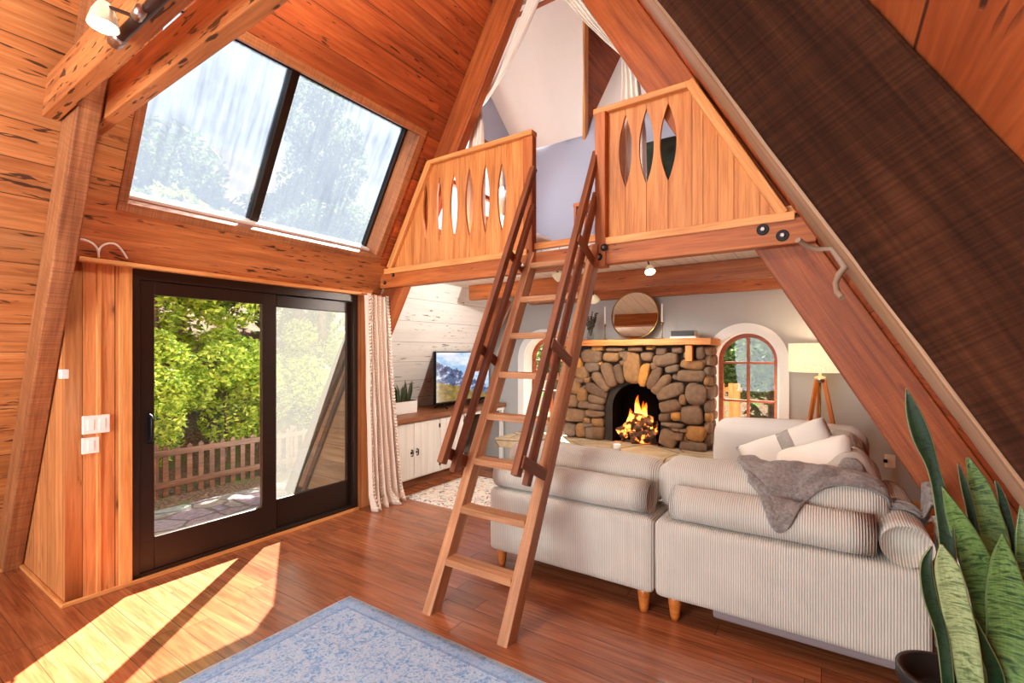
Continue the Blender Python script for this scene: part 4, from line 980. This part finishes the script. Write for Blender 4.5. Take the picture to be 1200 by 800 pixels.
s4_ = swag('beige drape hanging straight down behind the right carved railing', pxs([(733, 62), (739, 90), (742, 160), (742, 265)], YD+.02), [.05, .12, .19, .22], (1, 0, 0), (-1.2, YD, 2.4))

# ------------------------------------------------------------------ loft furniture glimpsed through the cut-outs
ac = thing('armchair', 'dark green tufted armchair behind the right carved loft railing', 'armchair', (-1.0, 4.1, 2.385))
def tuft(u, v):
    x = -1.58+.72*u; z = 2.6+.67*v; dd = 0
    for i in range(4):
        for j in range(4):
            dx, dz = u-(.14+.24*i+(.12 if j % 2 else 0)), v-(.14+.24*j); dd += math.exp(-(dx*dx+dz*dz)/.0035)
    edge = (1-abs(2*u-1)**6)*(1-abs(2*v-1)**6)
    return Vector((x, 4.0-.07*edge+.045*dd*edge, z-.05*abs(2*u-1)**4*v))
gridmesh('backrest', tuft, 44, 44, M['green'], ac, thick=.06)
soft('seat', (-1.22, 4.32, 2.68), (.36, .3, .1), .06, M['green'], ac, n=10, puff=.02)
for x in (-1.60, -.84): soft('armrest', (x, 4.32, 2.78), (.06, .3, .14), .05, M['green'], ac, n=8)
for x in (-1.52, -.92):
    for y in (4.06, 4.55): lathe('leg', [(.015, 0), (.022, .2)], (x, y, 2.385), M['blackmetal'], ac, n=12)
bd = thing('bed', 'low bed with white bedding behind the left carved loft railing', 'bed', (-2.6, 4.6, 2.385))
obox('bed_frame', (-3.3, 4.15, 2.39), (-2.62, 5.3, 2.6), M['honey'], bd, bev=.01)
soft('duvet', (-2.97, 4.72, 2.70), (.33, .56, .12), .08, M['curtainwhite'], bd, n=14, puff=.03, wrinkle=.03, seed=3)
obox('headboard', (-3.38, 4.15, 2.39), (-3.3, 5.3, 3.1), M['honey'], bd, bev=.01)
lp_ = thing('floor_lamp', 'slim pink-beige post lamp with white shade behind the left carved railing', 'lamp', (-2.28, 3.75, 2.385))
p = atY(588, 240, 3.75)
lathe('pole', [(.05, 0), (.05, .01), (.02, .02), (.02, 1.0)], (p.x, 3.75, 2.386), M['cream'], lp_); lathe('lamp_shade', [(.02, 0), (.07, .22), (.066, .22), (.018, .005)], (p.x, 3.75, p.z-.1), M['wax'], lp_)
pl3 = bpy.data.lights.new('loft_fill_light', 'POINT'); pl3.energy = 22; pl3.color = (1, .95, .9); pl3.shadow_soft_size = .06  # light added in the post lamp to brighten the loft and dormer slope
po3 = bpy.data.objects.new('loft_fill_light', pl3); C.objects.link(po3); po3.location = (p.x, 3.75, p.z+.17); po3.parent = lp_; po3.matrix_parent_inverse = pinv(lp_)
cr = thing('wooden_stool', 'small wooden stool at the back of the loft opening', 'stool', (-1.72, 4.9, 2.385))
p = atY(691, 240, 4.9)
obox('seat', (p.x-.13, 4.75, p.z-.04), (p.x+.16, 5.05, p.z), M['beam'], cr)
for dx in (-.11, .14):
    for yy in (4.77, 5.03): obox('leg', (p.x+dx-.015, yy-.015, 2.387), (p.x+dx+.015, yy+.015, p.z-.03), M['beam'], cr)

# ------------------------------------------------------------------ lamps
def spotlamp(name, label, pos, aim, r, ln, energy, mount, mat_body, glow='bulb', grp=None):
    pos = Vector(pos); aim = Vector(aim).normalized(); t = thing(name, label, 'spotlight', mount, grp)
    Fq = Matrix.Translation(pos) @ aim.to_track_quat('Z', 'Y').to_matrix().to_4x4()
    lathe('lamp_shade', [(r*.35, -ln), (r*.45, -ln*.95), (r*.78, -ln*.55), (r*.95, -ln*.15), (r, 0), (r*.94, 0), (r*.7, -ln*.5), (r*.4, -ln*.85)], None, mat_body, t, mw=Fq)
    lathe('bulb', [(r*.3, -ln*.5), (r*.8, -ln*.12), (r*.55, -ln*.03), (r*.05, 0)], None, M[glow], t, mw=Fq)
    beam('arm', pos-aim*ln*.9, mount, .012, .012, M['conduit'], t)
    sp = bpy.data.lights.new('spot_glow', 'SPOT'); sp.energy = energy; sp.color = (1, .94, .86); sp.spot_size = math.radians(110); sp.spot_blend = .7; sp.shadow_soft_size = .04
    so_ = bpy.data.objects.new('spot_glow', sp); C.objects.link(so_); so_.matrix_world = Matrix.Translation(pos+aim*.02) @ aim.to_track_quat('-Z', 'Y').to_matrix().to_4x4(); so_.parent = t; so_.matrix_parent_inverse = pinv(t)
    return t
M['creamshade'] = emit('cream_lit_shade', (1, .85, .55), .12); M['creamshade'].node_tree.nodes['Principled BSDF'].inputs['Base Color'].default_value = lin(228, 214, 180)
lpz = atY(121, 31, .60)
spotlamp('spotlight', 'cream spotlight with glowing bulb under the upper left tie beam', lpz, (.05, -.06, -1), .047, .088, 3, atY(160, 20, .655), M['creamshade'])

tr_ = thing('lighting_track', 'dark round conduit rail along the nearer tie beam at upper left', 'track', (-2.2, .67, 2.8))
q0 = atY(140, 55, .672); q1 = atY(205, -8, .672)
tube('conduit', [(q0.x, .676, 2.715), (-.7, .676, 2.715)], .02, M['conduit'], tr_)
lathe('socket', [(.026, 0), (.026, .06), (.02, .07)], (q0.x-.06, .676, 2.715), M['steel'], tr_, axis=(1, 0, 0))
p = atY(160, 20, .655); lathe('socket', [(.018, 0), (.018, .05)], (p.x, .655, p.z), M['steel'], tr_, axis=(1, 0, .2))
for px, py, yy, aim, en, lb in ((651, 326, 3.9, (-.85, -.02, -.6), 75, 'lit cream spotlight under the loft ceiling, seen between the ladder rails'), (698, 353, 4.15, (.1, .6, -.75), 45, 'lit cream spotlight half hidden behind the right ladder stile'), (762, 319, 4.0, (.25, -.45, -.9), 30, 'lit cream spotlight under the loft ceiling right of the ladder')):
    p = atY(px, py, yy)
    spotlamp('spotlight', lb, p, aim, .045, .07, en, (p.x-.03, p.y+.03, 2.299), M['creamshade'], grp='spotlights under the loft')
pn = thing('fill_pendant', 'added white globe pendant, out of view above the front room, brightening the roof boards', 'lamp', (-1.9, 1.1, 4.0))  # unseen globe added as fill for the roof boarding
lathe('globe', [(.03, -.2), (.12, -.165), (.185, -.08), (.2, 0), (.185, .08), (.12, .165), (.03, .2)], (-1.9, 1.1, 3.95), M['bulb'], pn, n=40)
tube('cord', [(-1.9, 1.1, 4.14), (-1.9, 1.1, APEX-.12)], .006, M['blackmetal'], pn)
lathe('canopy', [(.06, 0), (.05, .03)], (-1.9, 1.1, APEX-.19), M['blackmetal'], pn)
# floor lamp beside the window
fl = thing('floor_lamp', 'tripod floor lamp with wide cream drum shade beside the arched window', 'lamp', (-.09, 5.25, 0))
LXc = -.07
def mshade():
    t = NT('linen_shade'); n = t.noise(t.vmath('MULTIPLY', t.obj(False), (1., 1., 1.)), 55, 4)
    col = t.ramp(n, [(.3, lin(222, 198, 150)), (.7, lin(240, 222, 180))]); t.put(t.b.inputs['Emission Color'], col); t.b.inputs['Emission Strength'].default_value = .55; return t.fin(col, .9, .2)
M['shade'] = mshade()
lathe('lamp_shade', [(.255, 0), (.255, .265), (.248, .265), (.248, 0)], (LXc, 5.25, 1.335), M['shade'], fl, n=48)
for k in range(3):
    a = math.radians(100+120*k); top = Vector((LXc+.03*math.cos(a), 5.25+.03*math.sin(a), 1.27)); ft = Vector((LXc+.27*math.cos(a), 5.25+.22*math.sin(a), 0.0))
    beam('leg', ft, top, .028, .035, M['orangeleg'], fl)
lathe('pole', [(.008, .55), (.008, 1.34)], (LXc, 5.25, 0), M['brass'], fl, n=12); lathe('bracket', [(.045, 1.24), (.045, 1.29), (.012, 1.3), (.012, 1.36)], (LXc, 5.25, 0), M['steel'], fl)
pl2 = bpy.data.lights.new('lamp_light', 'POINT'); pl2.energy = 6; pl2.color = (1, .82, .58); pl2.shadow_soft_size = .06
po2 = bpy.data.objects.new('lamp_light', pl2); C.objects.link(po2); po2.location = (LXc, 5.25, 1.47); po2.parent = fl; po2.matrix_parent_inverse = pinv(fl)

# ------------------------------------------------------------------ switches, sensor, cables, hook
def wplate(name, y, z, w_, h_, label, n):
    t = thing(name, label, 'switch', (DOORX, y, z), 'white wall plates by the door')
    obox('cover_plate', (DOORX, y-w_/2, z-h_/2), (DOORX+.022, y+w_/2, z+h_/2), M['plastic'], t, bev=.003)
    for k in range(n):
        yc = y+(k-(n-1)/2)*.055
        obox('toggle', (DOORX+.02, yc-.016, z-.032), (DOORX+.027, yc+.016, z+.032), M['plastic'], t, bev=.002)
wplate('switch_plate', 1.022, 1.072, .132, .112, 'white double switch plate left of the sliding door', 2)
wplate('outlet_plate', .995, .945, .082, .098, 'white single outlet plate below the double switch plate', 1)
sn = atY(73, 438, .76)
tag(obox('door_sensor', (sn.x-.0, .745, sn.z-.024), (sn.x+.05, .775, sn.z+.024), M['plastic'], bev=.003), 'tiny white sensor box on the left rafter', 'sensor')
ot = thing('wall_outlet', 'white outlet plate with plug on the grey wall right of the sofa', 'outlet', (.47, FARY, .51))
p = atY(1043, 540, FARY)
obox('cover_plate', (p.x-.04, FARY-.008, p.z-.06), (p.x+.04, FARY, p.z+.06), M['plastic'], ot, bev=.003); obox('plug', (p.x-.05, FARY-.03, p.z-.015), (p.x-.02, FARY-.006, p.z+.015), M['blackmetal'], ot)
cb2 = tag(tube('wall_cable', [onL(.93, 2.2)+NIN*.01, onL(.97, 2.20)+NIN*.012, onL(1.02, 2.165)+NIN*.012, onL(1.03, 2.10)+NIN*.02, onL(1.02, 2.165)+NIN*.012, onL(1.06, 2.205)+NIN*.012, onL(1.12, 2.20)+NIN*.012, onL(1.17, 2.13)+NIN*.012], .006, M['wax'], typ='NURBS'), 'looped pale cable on the header left of the skylight', 'cable')
M['branch'] = plain('peeled_branch', (132, 104, 82), .6, var=.2)
hk = [atY(a, b, y) for a, b, y in ((935, 281, .835), (944, 287, .85), (955, 292, .86), (974, 291, .86), (983, 302, .86), (990, 313, .86), (983, 322, .86), (979, 332, .855), (981, 342, .845), (987, 349, .835))]
tag(tube('branch_hook', hk, .0042, M['branch'], rs=[1, .95, .9, 1.0, 1.2, 1.25, 1.1, .95, 1, 1.05]), 'crooked peeled branch hook fixed to the dark right rafter', 'hook')

# ------------------------------------------------------------------ snake plant in the right foreground
ps = atd(1112, 792, 1.22); PR = .10
st_ = thing('plant_stand', 'dark plant stand under the black pot in the right corner', 'stand', (ps.x, ps.y, 0))
lathe('stand_top', [(.13, 0), (.13, .02)], (ps.x, ps.y, .34), M['blackmetal'], st_)
for k in range(3): a = k*2.094; beam('leg', (ps.x+.13*math.cos(a), ps.y+.13*math.sin(a), 0), (ps.x+.09*math.cos(a), ps.y+.09*math.sin(a), .345), .02, .02, M['blackmetal'], st_)
sp_ = thing('snake_plant', 'tall variegated snake plant in a black pot at the right edge', 'plant', (ps.x, ps.y, .36))
lathe('pot', [(.08, .0), (.1, .15), (PR-.002, ps.z-.36-.03), (PR+.008, ps.z-.36-.03), (PR+.008, ps.z-.36), (PR-.008, ps.z-.36), (PR-.012, ps.z-.36-.05), (.001, ps.z-.36-.05)], (ps.x, ps.y, .36), M['pot'], sp_, n=40)
lathe('soil', [(PR-.012, 0), (.001, .008)], (ps.x, ps.y, ps.z-.052), M['soil'], sp_)
camn = (ray(1130, 650)*-1).normalized()
def sleaf(pp, wpx, d0, d1, mat, tw=0.0, nrm=None):
    n = len(pp); pts = [atd(q[0], q[1], d0+(d1-d0)*i/(n-1)) for i, q in enumerate(pp)]; ws = [q*.76*(d0+(d1-d0)*i/(n-1))/FPX for i, q in enumerate(wpx)]
    leafblade('leaf', pts[::-1], ws[::-1], nrm or camn, mat, sp_, tw)
sleaf([(1062, 455), (1070, 482), (1081, 515), (1094, 550), (1106, 600), (1113, 680), (1116, 800)], [1, 18, 23, 15, 20, 18, 15], 1.22, 1.22, M['leafdark'])
sleaf([(1134, 536), (1146, 566), (1156, 600), (1164, 640), (1163, 700), (1150, 800)], [4, 24, 32, 38, 34, 22], 1.30, 1.26, M['leafmid'])
sleaf([(1104, 570), (1120, 605), (1140, 650), (1158, 705), (1160, 760), (1148, 810)], [1, 24, 38, 40, 32, 22], 1.20, 1.21, M['leafmid'])
sleaf([(1123, 543), (1130, 568), (1139, 605), (1146, 660), (1146, 800)], [2, 9, 11, 12, 10], 1.27, 1.26, M['leafdark'])
sleaf([(1167, 563), (1176, 590), (1184, 640), (1182, 720), (1160, 800)], [3, 11, 14, 16, 12], 1.28, 1.26, M['leafdark'])
sleaf([(1175, 626), (1176, 655), (1180, 700), (1186, 750), (1176, 830)], [1, 28, 48, 56, 40], 1.10, 1.18, M['leafmid'])
sleaf([(1103, 638), (1110, 664), (1118, 702), (1128, 745), (1140, 815)], [3, 30, 34, 36, 30], 1.12, 1.17, M['leafpale'])
sleaf([(1092, 640), (1085, 662), (1090, 700), (1104, 745), (1112, 812)], [2, 15, 18, 16, 15], 1.16, 1.18, M['leafdark'], .4)
sleaf([(1128, 645), (1142, 690), (1155, 735), (1160, 815)], [1, 14, 20, 22], 1.24, 1.23, M['leafdark'])
sleaf([(1196, 590), (1200, 630), (1206, 690), (1190, 810)], [1, 20, 30, 30], 1.25, 1.22, M['leafmid'])
sleaf([(1143, 725), (1152, 755), (1166, 790), (1168, 830)], [1, 16, 20, 22], 1.14, 1.18, M['leafdark'])
tag(tube('white_cord', [atY(1078, 606, 3.12), atY(1084, 611, 3.1), atY(1092, 609, 3.08), atY(1098, 602, 3.06), atY(1100, 625, 3.04)], .006, M['wax'], typ='NURBS'), 'thin white cord hanging behind the right end of the sofa', 'cord')
# white vented heater cabinet behind the plant
pan = thing('heater_cabinet', 'low white heater cabinet with dark horizontal ribs, behind the snake plant', 'heater', (.54, 2.7, 0))
obox('lid', (.445, 2.08, .635), (.66, 3.3, .662), M['white'], pan); obox('base_rail', (.46, 2.1, .02), (.63, 3.28, .2), M['white'], pan)
for y in (2.1, 3.25): obox('side_panel', (.455, y, 0), (.64, y+.03, .64), M['white'], pan)
for k in range(11): obox('rib', (.462, 2.13, .215+.038*k), (.49, 3.25, .233+.038*k), M['plastic'], pan, bev=.002)
obox('grille_back', (.50, 2.12, .2), (.51, 3.25, .64), M['blackmetal'], pan, bev=0)

# ------------------------------------------------------------------ outside
def mground():
    t = NT('leaf_litter'); v = t.obj(False); n = t.noise(v, 3, 6, .7); n2 = t.noise(v, 30, 4, .7)
    col = t.ramp(n2, [(.35, lin(62, 48, 38)), (.55, lin(116, 92, 72)), (.7, lin(150, 126, 100))]); col = t.mix(t.step(n, .52, .62), col, lin(84, 104, 50)); t.bump(n2, .8, .03); return t.fin(col, .95, .1)
M['ground'] = mground()
bm = bmesh.new(); gx, gy = 50, 50; g = []
for j in range(gy+1):
    g.append([])
    for i in range(gx+1):
        x = -5.6-24*(i/gx)**1.4; y = -14+36*j/gy; z = -.14+.02*mnoise.noise(Vector((x, y, 0)))
        if x < -8: z += (-8-x)*.62+.35*mnoise.noise(Vector((x*.4, y*.4, 0)))
        g[-1].append(bm.verts.new((x, y, z)))
for j in range(gy):
    for i in range(gx): bm.faces.new((g[j][i], g[j][i+1], g[j+1][i+1], g[j+1][i]))
struct(from_bm('ground', bm, M['ground'], smooth=True))
struct(obox('ground_yard', (-8, 5.9, -.4), (14, 26, -.13), M['ground'], bev=0))
def mpath():
    t = NT('flagstone'); v = t.obj(False); e = t.voro(v, 3.4, 'DISTANCE_TO_EDGE').outputs['Distance']; c = t.voro(v, 3.4).outputs['Color']; n = t.noise(v, 20, 5)
    col = t.mix(.25, t.ramp(n, [(.3, lin(104, 100, 94)), (.7, lin(146, 140, 130))]), c, 'SOFT_LIGHT'); col = t.mix(t.step(e, .05, .02), col, lin(96, 84, 70)); t.bump(t.step(e, .0, .06), .6, .02); return t.fin(col, .85, .2)
M['path'] = mpath()
struct(obox('path', (-5.75, -4, -.3), (DOORX-.05, 12, -.11), M['path'], bev=0))
bm = bmesh.new(); vs_ = [[bm.verts.new((-22+38*i/12, 11.5+12*j/8, -.14+9*(j/8)**1.1+.3*mnoise.noise(Vector((i, j, 0)))*(j > 0))) for i in range(13)] for j in range(9)]
for j in range(8):
    for i in range(12): bm.faces.new((vs_[j][i], vs_[j][i+1], vs_[j+1][i+1], vs_[j+1][i]))
struct(from_bm('ground_hill', bm, M['ground'], smooth=True))
fe = thing('picket_fence', 'weathered wooden picket fence seen through the sliding door', 'fence', (-6.33, 3, -.14))
for z in (.0, .36): beam('rail', (-6.31, 1.0, z), (-6.31, 5.6, z), .03, .07, M['fence'], fe)
for k in range(37):
    y = 1.1+.123*k; th = .055; zt = .44+.012*math.sin(k*2.1)
    plate('picket', [[(y-th/2, -.14), (y+th/2, -.14), (y+th/2, zt-.03), (y, zt), (y-th/2, zt-.03)]], .02, FX(-6.335), M['fence'], fe)
for y in (1.0, 2.22, 3.9, 5.5): obox('post', (-6.42, y-.05, -.16), (-6.345, y+.05, .47), M['fence'], fe)
# exterior roof edge boards by the alcove
struct(beam('trim_8', (DL-.16, YA1-.02, -.1), (DOORX-.06, YA1-.02, ZD-.06+.0), .05, .13, M['fence'], up=NIN))
struct(beam('trim_9', (DL+.08, YA1-.015, -.1), (DOORX-.06, YA1-.015, ZD-.33), .04, .05, M['fence'], up=NIN))
def mleaves(name, cols):
    t = NT(name); g_ = t.n('ShaderNodeNewGeometry').outputs['Random Per Island']; col = t.ramp(g_, [(i/(len(cols)-1), lin(*c)) for i, c in enumerate(cols)])
    t.put(t.b.inputs['Base Color'], col); t.b.inputs['Roughness'].default_value = .5
    tl = t.n('ShaderNodeBsdfTranslucent'); t.put(tl.inputs[0], col); mx = t.n('ShaderNodeMixShader'); mx.inputs[0].default_value = .45
    t.t.links.new(t.b.outputs[0], mx.inputs[1]); t.t.links.new(tl.outputs[0], mx.inputs[2]); t.t.links.new(mx.outputs[0], t.out.inputs[0]); return t.m
M['lv_bright'] = mleaves('bright_leaves', [(104, 140, 40), (168, 196, 66), (206, 218, 96), (132, 166, 54)])
M['lv_dark'] = mleaves('deep_leaves', [(54, 78, 36), (86, 112, 50), (120, 142, 66), (70, 84, 48)])
M['bark'] = wood('tree_bark', (62, 48, 38), (92, 74, 58), (120, 100, 80), knots=.3)
def crown_mesh(nm, n, lf, seed, lob=12):
    rd = random.Random(seed); bm = bmesh.new(); cs = []
    for i in range(lob):
        a, b = rd.uniform(0, 6.28), math.acos(rd.uniform(-.9, 1)); r = rd.uniform(.35, .8); cs.append((Vector((math.cos(a)*math.sin(b), math.sin(a)*math.sin(b), math.cos(b)))*r, rd.uniform(.25, .42)))
    for i in range(n):
        c, r = rd.choice(cs); d = Vector((rd.gauss(0, 1), rd.gauss(0, 1), rd.gauss(0, 1))).normalized()*r*rd.uniform(.5, 1)**.5; p = c+d
        t_ = Vector((rd.gauss(0, 1), rd.gauss(0, 1), rd.gauss(0, .6))).normalized(); s_ = t_.cross(Vector((rd.gauss(0, 1), rd.gauss(0, 1), rd.gauss(0, 1)))).normalized(); L_ = lf*rd.uniform(.6, 1.3); up = t_.cross(s_)
        v = [bm.verts.new(p+q) for q in (t_*-L_, s_*L_*.45+up*L_*.12, t_*L_, s_*-L_*.45+up*L_*.12)]; bm.faces.new((v[0], v[1], v[2])); bm.faces.new((v[0], v[2], v[3]))
    me = bpy.data.meshes.new(nm); bm.to_mesh(me); bm.free(); return me
CR = {'a': crown_mesh('crown', 13000, .038, 1, 18), 'b': crown_mesh('crown', 12000, .038, 2, 16), 'c': crown_mesh('crown', 9000, .04, 3, 20)}
CR['a'].materials.append(M['lv_bright']); CR['b'].materials.append(M['lv_dark']); CR['c'].materials.append(M['lv_dark'])
def tree(name, cat, label, x, y, zg, zc, rx, ry, rz, kind, trunk=.08, rot=0.0):
    t = thing(name, label, cat, (x, y, zg), 'trees and shrubs outside')
    o = bpy.data.objects.new('crown', CR[kind]); C.objects.link(o); o.matrix_world = Matrix.Translation((x, y, zc)) @ Matrix.Rotation(rot, 4, 'Z') @ Matrix.Diagonal((rx, ry, rz, 1)); o.parent = t; o.matrix_parent_inverse = pinv(t)
    tube('trunk', [(x, y, zg-.1), (x+.05, y+.04, (zg*2+zc)/3), (x-.03, y, zc), (x, y+.1, zc+rz*.5)], trunk, M['bark'], t, rs=[1.2, 1, .7, .3], typ='NURBS')
    for k in range(6):
        a = k*1.05+rot; tube('branch', [(x, y, zc-rz*.3+k*.04), (x+rx*.3*math.cos(a), y+ry*.3*math.sin(a), zc+rz*.0), (x+rx*.75*math.cos(a), y+ry*.75*math.sin(a), zc+rz*.25)], trunk*.4, M['bark'], t, rs=[1, .8, .3], typ='NURBS')
    return t
tree('shrub', 'shrub', 'bright green shrub just beyond the fence at the left of the door view', -7.5, 2.3, -.14, .95, 1.0, 1.0, .95, 'a', .03)
tree('shrub', 'shrub', 'bright green shrub beyond the fence at the middle of the left door pane', -7.7, 3.6, -.14, 1.0, 1.1, 1.1, 1.0, 'a', .03, 1.3)
tree('shrub', 'shrub', 'bright shrub beyond the fence behind the screened door pane', -7.6, 5.2, -.14, 1.1, 1.2, 1.2, 1.1, 'a', .03, 2.2)
tree('tree', 'tree', 'leafy bright tree rising behind the fence in the left door pane', -9.2, 3.2, .6, 2.9, 1.7, 1.8, 1.6, 'a', .07, .7)
tree('tree', 'tree', 'dark leafy tree on the slope behind the left door pane', -11.3, 4.4, 1.9, 4.0, 2.3, 2.3, 2.2, 'b', .1, .2)
tree('tree', 'tree', 'dark leafy tree on the slope at the far left of the door view', -11.0, 2.0, 1.7, 3.4, 2.0, 2.0, 1.8, 'b', .1, 2.9)
tree('tree', 'tree', 'dark tree on the slope behind the screened door pane', -10.6, 6.6, 1.5, 3.4, 2.2, 2.2, 2.2, 'b', .1, 1.9)
tree('tree', 'tree', 'spreading dark tree over the path, seen through the insect screen', -7.9, 5.4, -.14, 3.4, 1.15, 1.4, 1.0, 'b', .08, 1.0)
tree('tree', 'tree', 'tall dark tree standing behind the skylight mullion', -13.2, 9.2, 3.0, 7.4, 1.7, 1.7, 2.6, 'c', .14, .4)
tree('tree', 'tree', 'grey-green tree outside the right arched window', -1.0, 11.5, -.13, 2.6, 2.3, 1.8, 2.2, 'c', .1, .4)
tree('tree', 'tree', 'grey-green tree outside the left arched window', -6.0, 11.0, -.13, 2.3, 2.3, 1.8, 2.1, 'b', .1, 1.4)
tree('tree', 'tree', 'pale green tree close outside the right arched window', -1.9, 9.6, -.13, 2.0, 1.5, 1.2, 1.6, 'c', .08, 2.4)
tree('tree', 'tree', 'tall grey-green tree filling the top of the right arched window', -.4, 14.5, -.13, 3.6, 3.4, 2.0, 3.0, 'b', .12, 3.1)
pf = thing('garden_fence', 'orange-brown board fence outside the lower right arched window', 'fence', (-1.7, 8.6, -.13))
for k in range(6): obox('board', (-2.6+.24*k, 8.6, -.13), (-2.42+.24*k, 8.63, 1.0), M['mantel'], pf, bev=.004)
for z in (.3, .85): obox('rail', (-2.7, 8.63, z), (-1.2, 8.67, z+.08), M['mantel'], pf, bev=.004)
tree('shrub', 'shrub', 'low bright shrub outside the right arched window', .2, 9.2, -.13, .4, .9, .8, .6, 'a', .03, .4)
